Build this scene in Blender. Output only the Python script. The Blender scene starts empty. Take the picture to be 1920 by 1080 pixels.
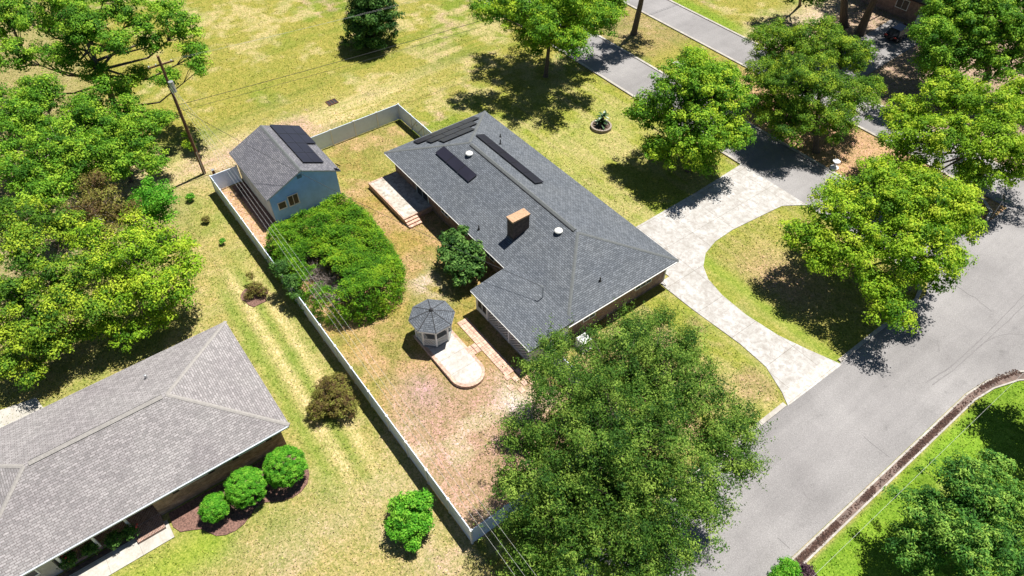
import bpy, bmesh, math, random
import numpy as np
from mathutils import Vector, Matrix

# world frame: X runs along the brick house, Y across it, Z up, metres
TREE_DATA = {
 'oak_far': ((-55.85, 47.02), [(-56.3, 47.68, 5.0, 3.55), (-60.17, 45.4, 6.0, 2.68), (-55.33, 51.47, 5.5, 3.28), (-56.08, 48.08, 8.0, 3.45), (-55.92, 54.33, 6.0, 2.73), (-57.7, 46.56, 3.5, 2.11), (-59.83, 50.33, 9.0, 3.55), (-63.7, 46.15, 6.0, 1.71), (-54.35, 55.34, 6.0, 1.51), (-55.07, 49.07, 3.5, 2.1), (-57.6, 40.4, 9.0, 1.9), (-56.0, 42.5, 9.5, 2.2), (-53.5, 44.5, 8.5, 2.3), (-51.8, 42.8, 8.2, 1.8), (-49.0, 44.8, 7.5, 2.0), (-50.6, 49.5, 8.0, 2.2), (-53.0, 47.5, 10.0, 2.5)]),
 'conifer': ((-74.22, 34.5), [(-74.42, 34.84, 1.4, 3.23), (-74.12, 35.04, 3.6, 3.04), (-74.51, 35.44, 5.6, 2.63), (-74.63, 35.98, 7.6, 1.85)]),
 'pine': ((-57.06, 62.15), [(-54.9, 63.0, 12.0, 2.2), (-54.8, 60.2, 11.0, 2.0), (-56.2, 66.0, 12.0, 2.0), (-57.5, 62.5, 13.0, 2.0), (-54.8, 57.6, 11.0, 1.6)]),
 'maple_drive': ((-33.7, 47.14), [(-36.09, 47.68, 7.5, 3.46), (-37.21, 44.72, 5.5, 2.25), (-33.89, 50.27, 6.5, 2.74), (-33.02, 45.78, 5.0, 3.43), (-31.37, 49.18, 4.5, 2.08), (-34.36, 43.34, 3.5, 1.88), (-31.84, 45.79, 3.0, 1.88), (-38.58, 43.71, 5.0, 1.01), (-38.57, 50.91, 8.0, 1.64), (-36.24, 52.01, 7.0, 2.04)]),
 'oak_median': ((-28.04, 59.79), [(-37.52, 62.14, 6.5, 2.76), (-34.24, 64.3, 7.5, 2.96), (-31.58, 66.45, 6.5, 2.43), (-36.03, 58.82, 5.0, 2.17), (-31.45, 58.8, 6.0, 3.63), (-28.48, 63.62, 4.5, 2.65), (-30.26, 56.78, 3.5, 2.86), (-27.76, 60.12, 3.5, 2.6), (-33.18, 56.77, 3.5, 1.92), (-28.0, 66.17, 5.0, 1.28)]),
 'corner_tree': ((-11.83, 50.02), [(-16.05, 48.73, 7.0, 2.92), (-17.84, 45.63, 6.0, 2.52), (-13.1, 50.56, 7.0, 2.96), (-18.48, 42.84, 4.5, 1.78), (-15.13, 44.41, 5.0, 2.79), (-12.33, 46.43, 6.0, 2.88), (-11.36, 52.18, 6.0, 1.74), (-11.88, 43.3, 4.0, 1.8), (-9.99, 42.58, 3.5, 1.57), (-10.23, 47.0, 4.5, 1.81), (-16.27, 42.15, 4.0, 1.45), (-18.46, 50.61, 7.5, 1.46), (-19.38, 48.51, 6.0, 1.48), (-15.4, 51.37, 8.0, 1.67), (-13.14, 53.69, 7.0, 1.51), (-9.93, 49.4, 5.0, 1.3)]),
 'median_lime': ((-16.73, 66.99), [(-22.61, 62.92, 6.0, 2.08), (-20.51, 64.88, 8.0, 2.5), (-17.09, 65.87, 8.0, 2.58), (-17.47, 72.37, 7.0, 1.99), (-20.84, 59.96, 5.0, 2.03), (-18.27, 60.53, 6.5, 2.8), (-15.14, 62.75, 6.5, 2.85), (-13.28, 65.1, 6.0, 1.85), (-19.71, 57.37, 4.0, 1.52), (-17.52, 58.32, 4.5, 1.78), (-14.59, 60.98, 4.5, 1.95), (-12.83, 63.95, 4.5, 1.49), (-13.46, 69.09, 7.0, 2.82)]),
 'oak_topright': ((-24.83, 87.08), [(-29.36, 81.09, 7.0, 3.16), (-25.64, 81.41, 7.5, 3.45), (-22.82, 82.99, 7.0, 3.04), (-26.11, 79.23, 5.0, 2.94), (-21.99, 80.18, 5.0, 2.48), (-26.58, 76.62, 3.5, 1.93), (-28.61, 82.26, 9.0, 3.49), (-25.91, 85.88, 9.0, 3.1), (-21.05, 84.95, 8.0, 3.82), (-26.81, 73.98, 6.0, 1.86), (-29.76, 77.9, 6.0, 1.37), (-27.8, 74.4, 8.0, 2.2), (-29.2, 79.4, 8.0, 2.6), (-33.0, 81.0, 9.5, 2.0)]),
 'big': ((-11.69, 17.64), [(-15.17, 20.19, 8.5, 3.0), (-15.41, 16.46, 8.5, 2.9), (-12.06, 21.22, 8.5, 2.82), (-11.38, 16.04, 9.5, 3.38), (-9.29, 21.76, 7.0, 2.01), (-15.65, 13.58, 7.0, 2.02), (-15.15, 11.68, 5.5, 1.28), (-11.91, 12.57, 8.0, 2.81), (-8.98, 15.07, 8.5, 3.01), (-7.98, 18.37, 7.0, 2.02), (-9.19, 12.14, 7.0, 3.01), (-6.98, 14.16, 7.0, 2.17), (-13.02, 10.8, 5.5, 1.47), (-9.89, 24.64, 6.0, 1.29), (-19.0, 21.33, 6.5, 1.11), (-18.25, 24.18, 6.5, 1.76), (-15.63, 26.1, 6.0, 1.47), (-21.02, 19.66, 6.0, 1.27), (-20.4, 17.59, 6.0, 1.24), (-19.04, 27.55, 5.0, 0.9), (-7.79, 22.42, 6.0, 1.04), (-10.94, 9.74, 5.0, 1.57)]),
 'cedar': ((3.74, 32.49), [(0.21, 32.54, 5.0, 1.8), (2.46, 33.07, 5.0, 1.88), (0.27, 30.15, 4.0, 1.69), (2.54, 29.95, 4.5, 2.36), (1.14, 28.11, 3.0, 1.52), (4.47, 31.36, 4.0, 1.77), (1.04, 35.07, 5.0, 1.07)]),
 'offright': ((2.55, 42.9), [(-0.76, 46.05, 7.0, 2.42), (1.46, 45.37, 6.5, 2.7), (0.04, 45.3, 5.0, 1.75), (0.64, 43.52, 4.5, 1.21)]),
 'topdarkA': ((-42.62, 85.21), [(-39.14, 74.65, 11.0, 3.43), (-40.87, 73.43, 9.0, 2.93), (-41.87, 75.65, 11.0, 3.52)]),
 'topdarkB': ((-40.22, 85.12), [(-38.23, 78.16, 11.0, 3.47), (-36.85, 81.76, 10.0, 3.54), (-38.74, 77.82, 8.0, 1.67), (-34.53, 81.9, 9.0, 2.35)]),
 'topdarkC': ((-49.54, 85.41), [(-47.29, 78.45, 4.0, 1.71), (-45.44, 80.19, 4.0, 1.83), (-49.63, 78.31, 4.0, 1.6), (-48.29, 81.36, 5.0, 2.66)]),
 'top_shade_caster': ((-44.96, 111.31), [(-37.0, 93.0, 12.5, 4.0), (-42.0, 89.0, 13.0, 3.5), (-33.0, 89.0, 13.0, 3.5), (-38.0, 86.0, 14.0, 3.2), (-46.0, 94.0, 12.5, 3.5), (-39.0, 99.0, 12.0, 3.8), (-33.0, 96.0, 12.0, 3.0)]),
 'oak_left': ((-71.91, 4.8), [(-69.01, 6.82, 11.0, 1.64), (-67.82, 4.7, 8.0, 1.37), (-74.33, 5.74, 12.0, 1.69), (-75.27, 4.16, 10.0, 1.52), (-70.92, 10.17, 11.0, 1.4), (-72.83, 5.88, 11.0, 2.23), (-79.33, 3.19, 10.0, 2.34), (-82.85, 1.26, 10.0, 2.11), (-72.21, 9.47, 12.0, 1.9), (-70.48, 13.2, 10.0, 2.06), (-67.7, 13.0, 8.5, 1.63), (-71.0, 10.45, 9.0, 1.44), (-75.21, 2.79, 8.0, 2.15), (-78.21, -0.37, 8.0, 2.16), (-72.88, 4.7, 7.0, 1.54), (-71.06, 7.75, 6.5, 1.25), (-67.6, 10.14, 7.0, 1.33), (-65.93, 12.71, 8.0, 1.01), (-78.42, 4.84, 12.0, 2.04), (-75.49, 8.86, 13.0, 2.02), (-73.55, 13.04, 11.0, 1.67), (-74.03, -1.0, 6.5, 1.82), (-82.83, -0.91, 9.0, 2.11)]),
 'green_left': ((-64.83, 2.85), [(-64.05, 7.42, 5.5, 1.29), (-68.33, 2.81, 6.5, 1.68), (-65.83, 5.24, 6.0, 2.07), (-65.28, 2.52, 5.5, 2.18), (-62.77, 5.13, 5.0, 2.18), (-61.3, 2.48, 4.5, 2.13), (-60.3, 4.93, 4.0, 1.63), (-70.18, 6.28, 6.0, 1.44)]),
 'brown_left': ((-64.89, -5.04), [(-60.77, 0.61, 6.5, 1.82), (-71.61, 0.09, 7.0, 1.98), (-66.32, 2.03, 7.0, 1.82), (-71.09, -3.62, 7.0, 2.17), (-69.74, -2.14, 6.0, 2.67), (-63.82, -1.03, 6.0, 2.56), (-63.56, -4.76, 5.0, 2.52), (-60.7, -1.56, 5.0, 2.19), (-67.46, -4.57, 6.0, 2.34), (-59.04, -4.05, 5.0, 1.99)]),
 'small_blue': ((-55.87, 2.18), [(-55.41, 3.19, 3.5, 1.92), (-54.43, 3.18, 2.5, 1.28), (-55.97, 2.06, 2.8, 1.15)]),
 'yellow_left': ((-45.47, -1.49), [(-51.07, 1.1, 5.0, 1.53), (-43.16, -0.6, 2.2, 1.37), (-43.26, -2.62, 2.0, 1.35), (-44.54, -4.01, 2.4, 1.35), (-46.53, -0.09, 6.0, 2.18), (-46.42, 2.07, 5.5, 1.82), (-44.82, 2.8, 4.5, 1.38), (-47.08, -1.86, 5.5, 1.78), (-44.05, 0.14, 4.5, 2.05), (-44.96, -2.1, 4.0, 1.78), (-50.24, -2.14, 6.0, 1.46), (-43.3, 1.31, 3.5, 1.12), (-48.03, 3.85, 4.0, 0.85)]),
 'corner_left': ((-46.54, -9.83), [(-47.09, -3.15, 6.0, 1.32), (-44.05, -4.21, 4.5, 1.14), (-44.08, -7.91, 3.0, 1.13), (-43.84, -9.47, 2.0, 1.28), (-45.1, -7.13, 2.6, 1.32), (-45.15, -10.68, 2.2, 1.29), (-45.41, -5.76, 2.2, 1.11), (-51.51, -6.73, 6.0, 2.18), (-48.29, -5.29, 5.5, 2.03), (-48.4, -8.18, 5.0, 2.11), (-45.69, -7.22, 4.5, 1.97), (-45.19, -8.84, 3.5, 1.58), (-45.75, -4.66, 5.0, 1.38), (-46.93, -9.82, 4.0, 1.51), (-52.73, -3.45, 6.0, 1.81), (-55.61, -6.28, 6.0, 2.07)]),
 'dead_left': ((-58.09, -1.93), [(-53.91, -0.45, 5.8, 2.13), (-52.38, 0.9, 5.6, 1.45), (-54.21, -2.08, 5.6, 1.53), (-57.41, -0.22, 5.6, 1.51), (-50.87, -0.76, 5.6, 1.16)]),
 'hedge': ((-41.63, 12.37), [(-47.75, 11.08, 2.0, 1.56), (-48.08, 13.55, 2.3, 1.68), (-47.35, 15.51, 2.4, 1.5), (-46.03, 16.63, 2.3, 1.4), (-42.48, 16.79, 2.4, 1.54), (-44.6, 11.41, 2.3, 1.69), (-44.07, 13.39, 2.5, 1.79), (-42.46, 14.8, 2.6, 1.87), (-39.63, 15.21, 2.4, 1.83), (-39.46, 16.65, 2.0, 1.24), (-37.47, 14.85, 1.6, 1.38), (-38.2, 13.06, 1.5, 1.45), (-40.59, 13.25, 2.2, 1.56), (-36.99, 11.14, 1.0, 1.09), (-36.1, 13.26, 1.0, 1.01), (-37.84, 9.69, 0.9, 0.92), (-44.34, 9.97, 1.8, 1.06), (-35.94, 12.08, 1.0, 0.92), (-48.77, 10.45, 1.6, 0.74), (-38.0, 16.15, 1.6, 0.96)]),
 'hedge_dead': ((-40.74, 11.52), [(-40.17, 11.59, 1.7, 1.12), (-41.85, 11.38, 1.7, 1.05), (-38.71, 11.71, 1.3, 1.11), (-39.95, 10.71, 1.2, 0.94)]),
 'house_shrub': ((-36.0, 21.97), [(-36.95, 21.78, 2.2, 1.12), (-34.88, 22.24, 2.3, 1.18), (-34.68, 20.76, 1.8, 1.13), (-33.66, 21.63, 1.6, 0.96), (-36.41, 20.74, 1.8, 0.89), (-37.24, 23.19, 2.6, 0.49), (-33.72, 20.48, 1.2, 0.78)]),
 'leaner': ((-42.1, 9.2), [(-42.28, 8.82, 2.6, 0.77), (-40.84, 8.93, 2.2, 0.72), (-39.99, 8.88, 1.6, 0.51)]),
 'brownbush': ((-29.48, 6.26), [(-30.23, 6.77, 1.0, 1.36), (-29.03, 6.95, 0.8, 1.05), (-29.72, 5.7, 0.7, 0.97), (-30.79, 7.58, 1.1, 0.76)]),
 'greenbush': ((-18.98, 6.48), [(-19.23, 6.71, 1.3, 1.12), (-19.18, 7.55, 1.5, 0.66), (-18.64, 5.94, 1.1, 1.05), (-17.68, 5.84, 0.7, 0.52), (-20.08, 6.29, 1.0, 0.53), (-18.32, 6.89, 1.0, 0.72)]),
 'scruffy': ((-44.0, 6.67), [(-43.66, 6.66, 0.5, 0.65), (-44.81, 6.89, 0.9, 0.4), (-43.11, 7.04, 0.4, 0.48), (-43.47, 5.93, 0.3, 0.39)]),
 'polebush': ((-66.0, 9.16), [(-65.86, 9.28, 1.0, 0.64), (-66.67, 9.51, 1.6, 0.43), (-65.38, 9.36, 0.6, 0.43)]),
 'seed1': ((-58.7, 6.5), [(-58.45, 6.55, 0.4, 0.4)]),
 'seed2': ((-54.71, 6.46), [(-54.61, 6.53, 0.35, 0.34)]),
 'seed3': ((-51.13, 6.66), [(-51.03, 6.72, 0.3, 0.28)]),
 'lr_green': ((-2.74, 22.92), [(-2.9, 22.8, 0.7, 0.63), (-3.01, 22.15, 0.5, 0.51)]),
 'lr_purple': ((-1.95, 23.61), [(-2.12, 23.53, 0.6, 0.51), (-2.19, 23.08, 0.5, 0.38)]),
 'rose1': ((-29.22, -11.31), [(-29.13, -11.16, 0.6, 0.48)]),
 'rose2': ((-29.14, -10.13), [(-29.11, -9.95, 0.6, 0.48)]),
 'rose3': ((-28.98, -8.81), [(-28.82, -8.64, 0.7, 0.52)]),
 'rose4': ((-28.89, -7.84), [(-28.71, -7.72, 0.7, 0.46)]),
 'ball1': ((-26.48, 1.36), [(-26.71, 1.78, 1.25, 1.28)]),
 'ball2': ((-26.7, -1.23), [(-26.91, -0.8, 1.2, 1.19)]),
 'ball3': ((-26.79, -3.32), [(-26.97, -2.97, 0.9, 0.84)]),
}
HEDGE_THIN = [(-39.79, 9.29, 1.2), (-38.25, 9.92, 1.2), (-36.74, 11.01, 1.1), (-41.67, 9.71, 0.9), (-43.48, 9.84, 0.8), (-38.39, 11.16, 1.0)]
HEDGE_POLY = [(-47.47, 9.28), (-48.35, 10.81), (-48.16, 12.45), (-48.23, 14.49), (-48.63, 16.39), (-47.36, 17.84), (-44.13, 18.29), (-40.33, 17.93), (-37.8, 17.5), (-35.58, 15.77), (-35.02, 14.23), (-35.15, 12.49), (-36.0, 10.62), (-37.39, 9.5), (-39.01, 8.91), (-41.24, 8.81), (-43.49, 8.7), (-45.48, 8.71)]
CAM_AXES = [[0.601681, 0.798735, 0.001659], [-0.585396, 0.439559, 0.681248], [0.543407, -0.410866, 0.73205]]
CAM_H = 42.4372
CAM_LENS = 24.5779

scene = bpy.context.scene
col = scene.collection

# ---------------------------------------------------------------- camera
cam_data = bpy.data.cameras.new('camera')
cam = bpy.data.objects.new('camera', cam_data)
col.objects.link(cam)
_m = Matrix.Identity(4)
for _j in range(3):
    for _i in range(3):
        _m[_i][_j] = CAM_AXES[_j][_i]
_m[2][3] = CAM_H
cam.matrix_world = _m
cam_data.lens = CAM_LENS
cam_data.sensor_width = 36
cam_data.clip_start = 0.5
cam_data.clip_end = 3000
scene.camera = cam

# ---------------------------------------------------------------- light
TO_SUN = Vector((-0.05, 0.40, 1.0)).normalized()
elev = math.asin(TO_SUN.z)
world = bpy.data.worlds.new('World')
scene.world = world
world.use_nodes = True
wn = world.node_tree
wn.nodes.clear()
sky = wn.nodes.new('ShaderNodeTexSky')
sky.sky_type = 'NISHITA'
sky.sun_disc = False
sky.sun_elevation = elev
sky.sun_rotation = math.atan2(TO_SUN.x, TO_SUN.y)
sky.air_density = 0.65
sky.dust_density = 0.2
bg = wn.nodes.new('ShaderNodeBackground')
bg.inputs['Strength'].default_value = 0.05
wo = wn.nodes.new('ShaderNodeOutputWorld')
wn.links.new(sky.outputs[0], bg.inputs[0])
wn.links.new(bg.outputs[0], wo.inputs[0])

sun_d = bpy.data.lights.new('sun', 'SUN')
sun_d.energy = 5.0
sun_d.angle = math.radians(0.5)
sun_d.color = (1.0, 0.965, 0.90)
sun = bpy.data.objects.new('sun', sun_d)
col.objects.link(sun)
sun.rotation_euler = TO_SUN.to_track_quat('Z', 'Y').to_euler()
sun.location = (-40, 30, 80)

scene.view_settings.view_transform = 'Standard'
scene.view_settings.look = 'None'
scene.view_settings.exposure = 0.78
scene.view_settings.gamma = 1.0
scene.render.engine = 'CYCLES'
scene.cycles.max_bounces = 5
scene.cycles.diffuse_bounces = 2
scene.cycles.transparent_max_bounces = 4

# ---------------------------------------------------------------- materials
def lin(r, g, b):
    f = lambda c: (c / 255 / 12.92) if c <= 10 else ((c / 255 + 0.055) / 1.055) ** 2.4
    return (f(r), f(g), f(b), 1)

class NT:
    def __init__(self, name):
        self.m = bpy.data.materials.new(name)
        self.m.use_nodes = True
        self.t = self.m.node_tree
        self.b = self.t.nodes['Principled BSDF']
        self.out = self.t.nodes['Material Output']
    def n(self, typ, **kw):
        x = self.t.nodes.new(typ)
        for k, v in kw.items():
            if k in x.inputs:
                x.inputs[k].default_value = v
            else:
                setattr(x, k, v)
        return x
    def l(self, a, b):
        self.t.links.new(a, b)
    def mix(self, fac, a, b, mode='MIX'):
        x = self.t.nodes.new('ShaderNodeMix')
        x.data_type = 'RGBA'
        x.blend_type = mode
        for i, v in ((0, fac), (6, a), (7, b)):
            if isinstance(v, (int, float)):
                x.inputs[i].default_value = v
            elif isinstance(v, tuple):
                x.inputs[i].default_value = v
            else:
                self.l(v, x.inputs[i])
        return x.outputs[2]
    def ramp(self, fac, stops, interp='LINEAR'):
        x = self.t.nodes.new('ShaderNodeValToRGB')
        x.color_ramp.interpolation = interp
        e = x.color_ramp.elements
        while len(e) < len(stops):
            e.new(0.5)
        for i, (pz, c) in enumerate(stops):
            e[i].position = pz
            e[i].color = c if isinstance(c, tuple) else (c, c, c, 1)
        self.l(fac, x.inputs[0])
        return x.outputs[0]
    def noise(self, scale, detail=4, rough=0.6, vec=None, out=0, dist=0.0):
        x = self.n('ShaderNodeTexNoise')
        x.inputs['Scale'].default_value = scale
        x.inputs['Detail'].default_value = detail
        x.inputs['Roughness'].default_value = rough
        x.inputs['Distortion'].default_value = dist
        if vec is not None:
            self.l(vec, x.inputs['Vector'])
        return x.outputs[out]
    def coord(self, which='Object'):
        return self.n('ShaderNodeTexCoord').outputs[which]
    def math(self, op, a, b=0.0):
        x = self.t.nodes.new('ShaderNodeMath')
        x.operation = op
        for i, v in enumerate((a, b)):
            if isinstance(v, (int, float)):
                x.inputs[i].default_value = v
            else:
                self.l(v, x.inputs[i])
        return x.outputs[0]
    def bump(self, h, strength=0.5, dist=0.05):
        x = self.n('ShaderNodeBump')
        x.inputs['Strength'].default_value = strength
        x.inputs['Distance'].default_value = dist
        self.l(h, x.inputs['Height'])
        self.l(x.outputs[0], self.b.inputs['Normal'])
    def base(self, c):
        if isinstance(c, tuple):
            self.b.inputs['Base Color'].default_value = c
        else:
            self.l(c, self.b.inputs['Base Color'])

def plain(name, c, rough=0.6, metal=0.0, var=0.15, scale=3.0):
    t = NT(name)
    n = t.noise(scale, 5, 0.65, t.coord())
    d = tuple(v * (1 - var) for v in c[:3]) + (1,)
    h = tuple(min(1, v * (1 + var)) for v in c[:3]) + (1,)
    t.base(t.ramp(n, [(0.3, d), (0.7, h)]))
    t.b.inputs['Roughness'].default_value = rough
    t.b.inputs['Metallic'].default_value = metal
    return t.m

def shingle(name, c1, c2, cm, tint, row=0.155, wid=0.34, blotch=0.2):
    t = NT(name)
    uv = t.coord('UV')
    br = t.n('ShaderNodeTexBrick')
    br.offset = 0.37
    br.inputs['Color1'].default_value = c1
    br.inputs['Color2'].default_value = c2
    br.inputs['Mortar'].default_value = cm
    br.inputs['Scale'].default_value = 1.0
    br.inputs['Mortar Size'].default_value = 0.022
    br.inputs['Mortar Smooth'].default_value = 0.4
    br.inputs['Bias'].default_value = 0.0
    br.inputs['Brick Width'].default_value = wid
    br.inputs['Row Height'].default_value = row
    t.l(uv, br.inputs['Vector'])
    ob = t.coord()
    big = t.noise(0.35, 5, 0.6, ob)
    mid = t.noise(5.0, 3, 0.7, ob)
    fine = t.noise(30.0, 2, 0.8, ob)
    c = t.mix(t.ramp(big, [(0.35, 0.0), (0.7, 1.0)]), br.outputs[0], tint, 'MULTIPLY')
    c = t.mix(1.0, c, t.ramp(mid, [(0.25, 1 - blotch), (0.75, 1 + blotch)]), 'MULTIPLY')
    c = t.mix(1.0, c, t.ramp(fine, [(0.3, 0.72), (0.7, 1.3)]), 'MULTIPLY')
    t.base(c)
    t.b.inputs['Roughness'].default_value = 0.9
    t.b.inputs['Specular IOR Level'].default_value = 0.25
    t.bump(br.outputs['Fac'], -0.5, 0.03)
    return t.m

def bricks(name, c1, c2, cm, row=0.085, wid=0.24, mort=0.012):
    t = NT(name)
    br = t.n('ShaderNodeTexBrick')
    for k, v in (('Color1', c1), ('Color2', c2), ('Mortar', cm), ('Scale', 1.0), ('Mortar Size', mort),
                 ('Brick Width', wid), ('Row Height', row)):
        br.inputs[k].default_value = v
    t.l(t.coord('UV'), br.inputs['Vector'])
    mid = t.noise(2.5, 4, 0.7, t.coord())
    c = t.mix(1.0, br.outputs[0], t.ramp(mid, [(0.3, 0.6), (0.7, 1.4)]), 'MULTIPLY')
    t.base(c)
    t.b.inputs['Roughness'].default_value = 0.85
    t.bump(br.outputs['Fac'], -0.4, 0.02)
    return t.m

def foliage_mat(name, dark, mid, light, trans=0.22):
    t = NT(name)
    a = t.n('ShaderNodeAttribute')
    a.attribute_name = 'tint'
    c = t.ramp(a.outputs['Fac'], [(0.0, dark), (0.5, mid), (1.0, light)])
    t.base(c)
    t.b.inputs['Roughness'].default_value = 0.65
    t.b.inputs['Specular IOR Level'].default_value = 0.12
    tr = t.n('ShaderNodeBsdfTranslucent')
    t.l(t.mix(1.0, c, (1.1, 1.25, 0.5, 1), 'MULTIPLY'), tr.inputs['Color'])
    mx = t.n('ShaderNodeMixShader')
    mx.inputs[0].default_value = trans
    t.l(t.b.outputs[0], mx.inputs[1])
    t.l(tr.outputs[0], mx.inputs[2])
    t.l(mx.outputs[0], t.out.inputs[0])
    return t.m

def ground_mat():
    t = NT('lawn')
    a = t.n('ShaderNodeAttribute')
    a.attribute_name = 'groundcol'
    ob = t.coord()
    n1 = t.noise(0.9, 8, 0.78, ob, dist=0.4)
    n2 = t.noise(3.4, 6, 0.85, ob, dist=1.0)
    n3 = t.noise(7.5, 5, 0.9, ob, dist=0.5)
    c = t.mix(1.0, a.outputs['Color'], t.ramp(n1, [(0.28, (0.70, 0.82, 0.62, 1)), (0.5, (1, 1, 1, 1)), (0.74, (1.28, 1.14, 1.35, 1))]), 'MULTIPLY')
    c = t.mix(1.0, c, t.ramp(n2, [(0.32, (0.52, 0.66, 0.40, 1)), (0.5, (1, 1, 1, 1)), (0.68, (1.45, 1.28, 1.9, 1))]), 'MULTIPLY')
    c = t.mix(1.0, c, t.ramp(n3, [(0.36, (0.36, 0.50, 0.30, 1)), (0.5, (1, 1, 1, 1)), (0.64, (1.6, 1.42, 1.75, 1))]), 'MULTIPLY')
    t.base(c)
    t.b.inputs['Roughness'].default_value = 0.95
    t.b.inputs['Specular IOR Level'].default_value = 0.1
    t.bump(t.math('ADD', n3, n2), 0.7, 0.08)
    return t.m

def asphalt_mat():
    t = NT('asphalt')
    ob = t.coord()
    big = t.noise(0.16, 5, 0.55, ob)
    mp = t.n('ShaderNodeMapping')
    mp.inputs['Scale'].default_value = (0.9, 0.05, 1)
    t.l(ob, mp.inputs['Vector'])
    st = t.noise(1.0, 4, 0.6, mp.outputs[0])
    fine = t.noise(14, 4, 0.85, ob)
    c = t.ramp(big, [(0.3, (0.19, 0.18, 0.178, 1)), (0.7, (0.275, 0.262, 0.258, 1))])
    c = t.mix(0.5, c, t.ramp(st, [(0.3, 0.8), (0.7, 1.15)]), 'MULTIPLY')
    c = t.mix(1.0, c, t.ramp(fine, [(0.3, 0.62), (0.6, 1.12), (0.72, 1.6)]), 'MULTIPLY')
    patch = t.noise(0.9, 6, 0.75, ob, dist=1.2)
    c = t.mix(1.0, c, t.ramp(patch, [(0.30, 0.80), (0.42, 1.0), (0.62, 1.02), (0.72, 1.14)]), 'MULTIPLY')
    t.base(c)
    t.b.inputs['Roughness'].default_value = 0.9
    t.bump(fine, 0.4, 0.02)
    return t.m

def concrete_mat(name, c0, c1, stain, joint_w=3.0, joint_h=3.0, joint=0.012):
    t = NT(name)
    ob = t.coord()
    big = t.noise(0.55, 6, 0.68, ob, dist=0.8)
    mid = t.noise(2.6, 5, 0.7, ob, dist=0.5)
    fine = t.noise(18, 3, 0.8, ob)
    c = t.ramp(big, [(0.35, c0), (0.62, c1)])
    c = t.mix(t.ramp(mid, [(0.42, 0.0), (0.66, 0.85)]), c, stain)
    br = t.n('ShaderNodeTexBrick')
    br.offset = 0.0
    for k, v in (('Color1', (1, 1, 1, 1)), ('Color2', (0.97, 0.97, 0.97, 1)), ('Mortar', (0.6, 0.57, 0.53, 1)),
                 ('Scale', 1.0), ('Mortar Size', joint), ('Brick Width', joint_w), ('Row Height', joint_h)):
        br.inputs[k].default_value = v
    t.l(t.coord('UV'), br.inputs['Vector'])
    c = t.mix(1.0, c, br.outputs[0], 'MULTIPLY')
    c = t.mix(1.0, c, t.ramp(fine, [(0.3, 0.86), (0.7, 1.12)]), 'MULTIPLY')
    t.base(c)
    t.b.inputs['Roughness'].default_value = 0.85
    t.b.inputs['Specular IOR Level'].default_value = 0.2
    t.bump(fine, 0.3, 0.01)
    return t.m

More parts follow.
